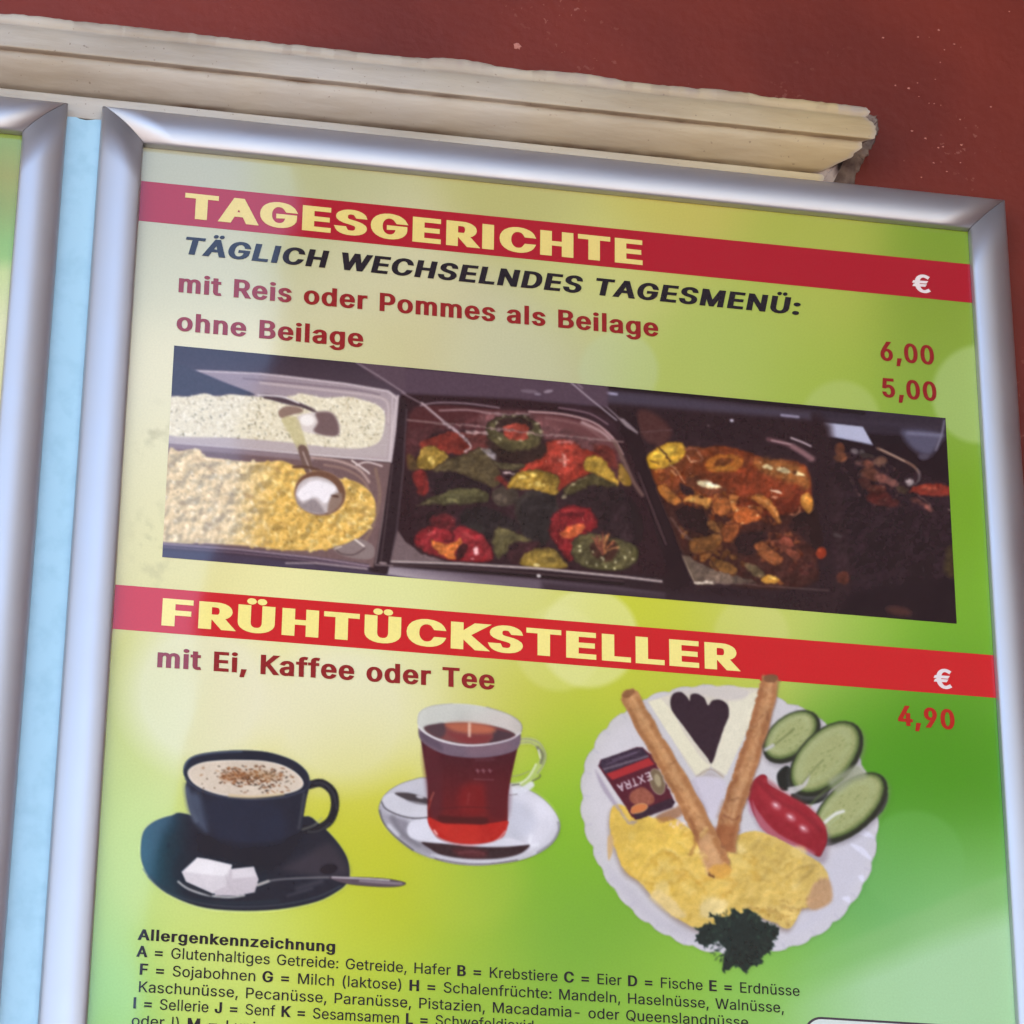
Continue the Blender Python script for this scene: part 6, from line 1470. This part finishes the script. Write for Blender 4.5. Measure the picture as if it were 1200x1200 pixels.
def band(left_top, left_bot, right_top, right_bot, ink):
    vt = (float(px2uv(*left_top)[1]) + float(px2uv(*right_top)[1])) / 2
    vb = (float(px2uv(*left_bot)[1]) + float(px2uv(*right_bot)[1])) / 2
    return obj('heading_band', [V(-.003, vt, -.00012), V(.503, vt, -.00012), V(.503, vb, -.00012), V(-.003, vb, -.00012)], [(0, 1, 2, 3)], ink, poster)
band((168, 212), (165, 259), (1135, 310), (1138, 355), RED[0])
band((136, 685), (132, 737), (1163, 768), (1167, 818), RED[1])

HB = .057
lettering('heading_lettering', 'TAGESGERICHTE', (215.5, 255.5), (753, 311), 29.5, CREAM_DIM, poster, HB, track=-.022)
lettering('heading_lettering', 'FRÜHTÜCKSTELLER', (189, 733), (868, 787), 32, CREAM, poster, HB, track=-.022)
lettering('subtitle_lettering', 'TÄGLICH WECHSELNDES TAGESMENÜ:', (213, 297.5), (936, 369.5), 20.5, BLACK, poster, .043, slant=.2, track=-.018)
lettering('body_lettering', 'mit Reis oder Pommes als Beilage', (209, 342.5), (772, 395), 21.6, DRED, poster, .035, track=-.014)
lettering('body_lettering', 'ohne Beilage', (206.5, 387.5), (426, 407.5), 21.6, DRED, poster, .035, track=-.014)
lettering('body_lettering', 'mit Ei, Kaffee oder Tee', (184, 782), (580, 808.5), 23, DRED, poster, .035, track=-.014)
lettering('price_lettering', '6,00', (1032, 422.5), (1095, 428), 22.5, DRED, poster, .034, track=-.008)
lettering('price_lettering', '5,00', (1034, 465.5), (1098, 470.5), 22.5, DRED, poster, .034, track=-.008)
lettering('price_lettering', '4,90', (1052.5, 850), (1119, 855.5), 23.5, PRED, poster, .038, track=-.01)
lettering('euro_sign', '€', (1069.5, 342.5), (1091, 344), 21, WHITE, poster, .034)
lettering('euro_sign', '€', (1094.5, 806.5), (1116, 808), 23, WHITE, poster, .034)
lettering('allergen_lettering', 'Allergenkennzeichnung', (161, 1101.5), (392.5, 1116), 12.8, BLACK, poster, .035, track=-.014)
lettering('allergen_lettering', '*A =* Glutenhaltiges Getreide: Getreide, Hafer *B =* Krebstiere *C =* Eier *D =* Fische *E =* Erdnüsse', (159.5, 1121), (937, 1167.5), 12.6, BLACK, poster, .032, .006, track=-.004)
lettering('allergen_lettering', '*F =* Sojabohnen *G =* Milch (laktose) *H =* Schalenfrüchte: Mandeln, Haselnüsse, Walnüsse,', (163.5, 1142), (918.5, 1187), 12.6, BLACK, poster, .032, .006, track=-.004)
lettering('allergen_lettering', 'Kaschunüsse, Pecanüsse, Paranüsse, Pistazien, Macadamia- oder Queenslandnüsse,', (162.5, 1162.5), (881, 1204.5), 12.6, BLACK, poster, .032, .006, track=-.004)
lettering('allergen_lettering', '*I =* Sellerie *J =* Senf *K =* Sesamsamen *L =* Schwefeldioxid', (156, 1181.5), (625, 1208.5), 12.6, BLACK, poster, .032, .006, track=-.004)
lettering('allergen_lettering', 'oder l) *M =* Lupinen', (154, 1202), (330, 1212), 12.6, BLACK, poster, .032, .006, track=-.004)

# rounded box at the lower right of the poster
def rounded(u0, u1, v0, v1, r, n, name, mat, parent):
    ring = []
    for cu, cv_, a0 in ((u1 - r, v0 + r, 0), (u0 + r, v0 + r, 90), (u0 + r, v1 - r, 180), (u1 - r, v1 - r, 270)):
        for k in range(9):
            a_ = math.radians(a0 + k * 11.25)
            ring.append(V(cu + r * math.cos(a_), cv_ - r * math.sin(a_), n))
    return obj(name, ring, [tuple(range(len(ring)))], mat, parent)
bu, bv = [float(q) for q in px2uv(1000, 1194)]
bu0 = float(px2uv(942, 1200)[0])
rounded(bu0, .494, bv, .69, .010, -.00012, 'box_outline', GREY, poster)
rounded(bu0 + .0013, .4927, bv + .0013, .6887, .0088, -.00022, 'info_box', ink_mat('pale_ink', (214, 222, 214)), poster)

# ------------------------------------------------------------------ printed pictures
def sample(img, x0, y0, X, Y):
    x = np.clip(X - x0, 0, img.shape[1] - 1.001); y = np.clip(Y - y0, 0, img.shape[0] - 1.001)
    i = x.astype(int); j = y.astype(int); fx = (x - i)[..., None]; fy = (y - j)[..., None]
    return (img[j, i] * (1 - fx) + img[j, i + 1] * fx) * (1 - fy) + (img[j + 1, i] * (1 - fx) + img[j + 1, i + 1] * fx) * fy

cf = paint_food()
c4 = [px2uv(*q) for q in ((204, 405), (1108, 490), (1121, 731), (190, 653))]
nu, nv = 900, 250
s, t = np.meshgrid(np.linspace(0, 1, nu), np.linspace(0, 1, nv))
U = (c4[0][0] * (1 - s) + c4[1][0] * s) * (1 - t) + (c4[3][0] * (1 - s) + c4[2][0] * s) * t
Vv = (c4[0][1] * (1 - s) + c4[1][1] * s) * (1 - t) + (c4[3][1] * (1 - s) + c4[2][1] * s) * t
x, y = uv2px(U, Vv)
im = sample(cf.img, cf.x0, cf.y0, x, y)
col = np.minimum(lin(im / 255.) * PRINT_GAIN, .85)
P = np.stack([U, 0 * U - .00016, Z0 - Vv], -1).reshape(-1, 3)
j, i = np.meshgrid(np.arange(nv - 1), np.arange(nu - 1), indexing='ij')
a = j * nu + i
food = colour_mesh('food_photo', P, np.stack([a, a + nu, a + nu + 1, a + 1], -1).reshape(-1, 4), col.reshape(-1, 3), PAPER, poster)
food['label'] = 'printed photo of steel trays with rice, stuffed peppers and stew'

def cut_mesh(c, name, label, n=-.00020):
    X, Y = c.X, c.Y
    u, v = px2uv(X, Y)
    col = np.minimum(lin(c.img / 255.) * PRINT_GAIN, .85)
    H_, W_ = X.shape
    m = c.cov > .03
    cell = m[:-1, :-1] | m[1:, :-1] | m[:-1, 1:] | m[1:, 1:]
    j, i = np.nonzero(cell)
    a = j * W_ + i
    idx = np.stack([a, a + W_, a + W_ + 1, a + 1], -1)
    used, inv = np.unique(idx.ravel(), return_inverse=True)
    P = np.stack([u, 0 * u + n, Z0 - v], -1).reshape(-1, 3)[used]
    o = colour_mesh(name, P, inv.reshape(-1, 4), col.reshape(-1, 3)[used], PAPER, poster)
    o['label'] = label
    return o
cut_mesh(paint_coffee(), 'coffee_picture', 'printed dark cup of milk foam coffee on saucer with sugar and spoon')
cut_mesh(paint_tea(), 'tea_picture', 'printed glass of red tea on a pale saucer with spoon')
cut_mesh(paint_plate(), 'breakfast_picture', 'printed white plate with egg, pastry rolls, cheese, tomato and cucumber', -.00024)
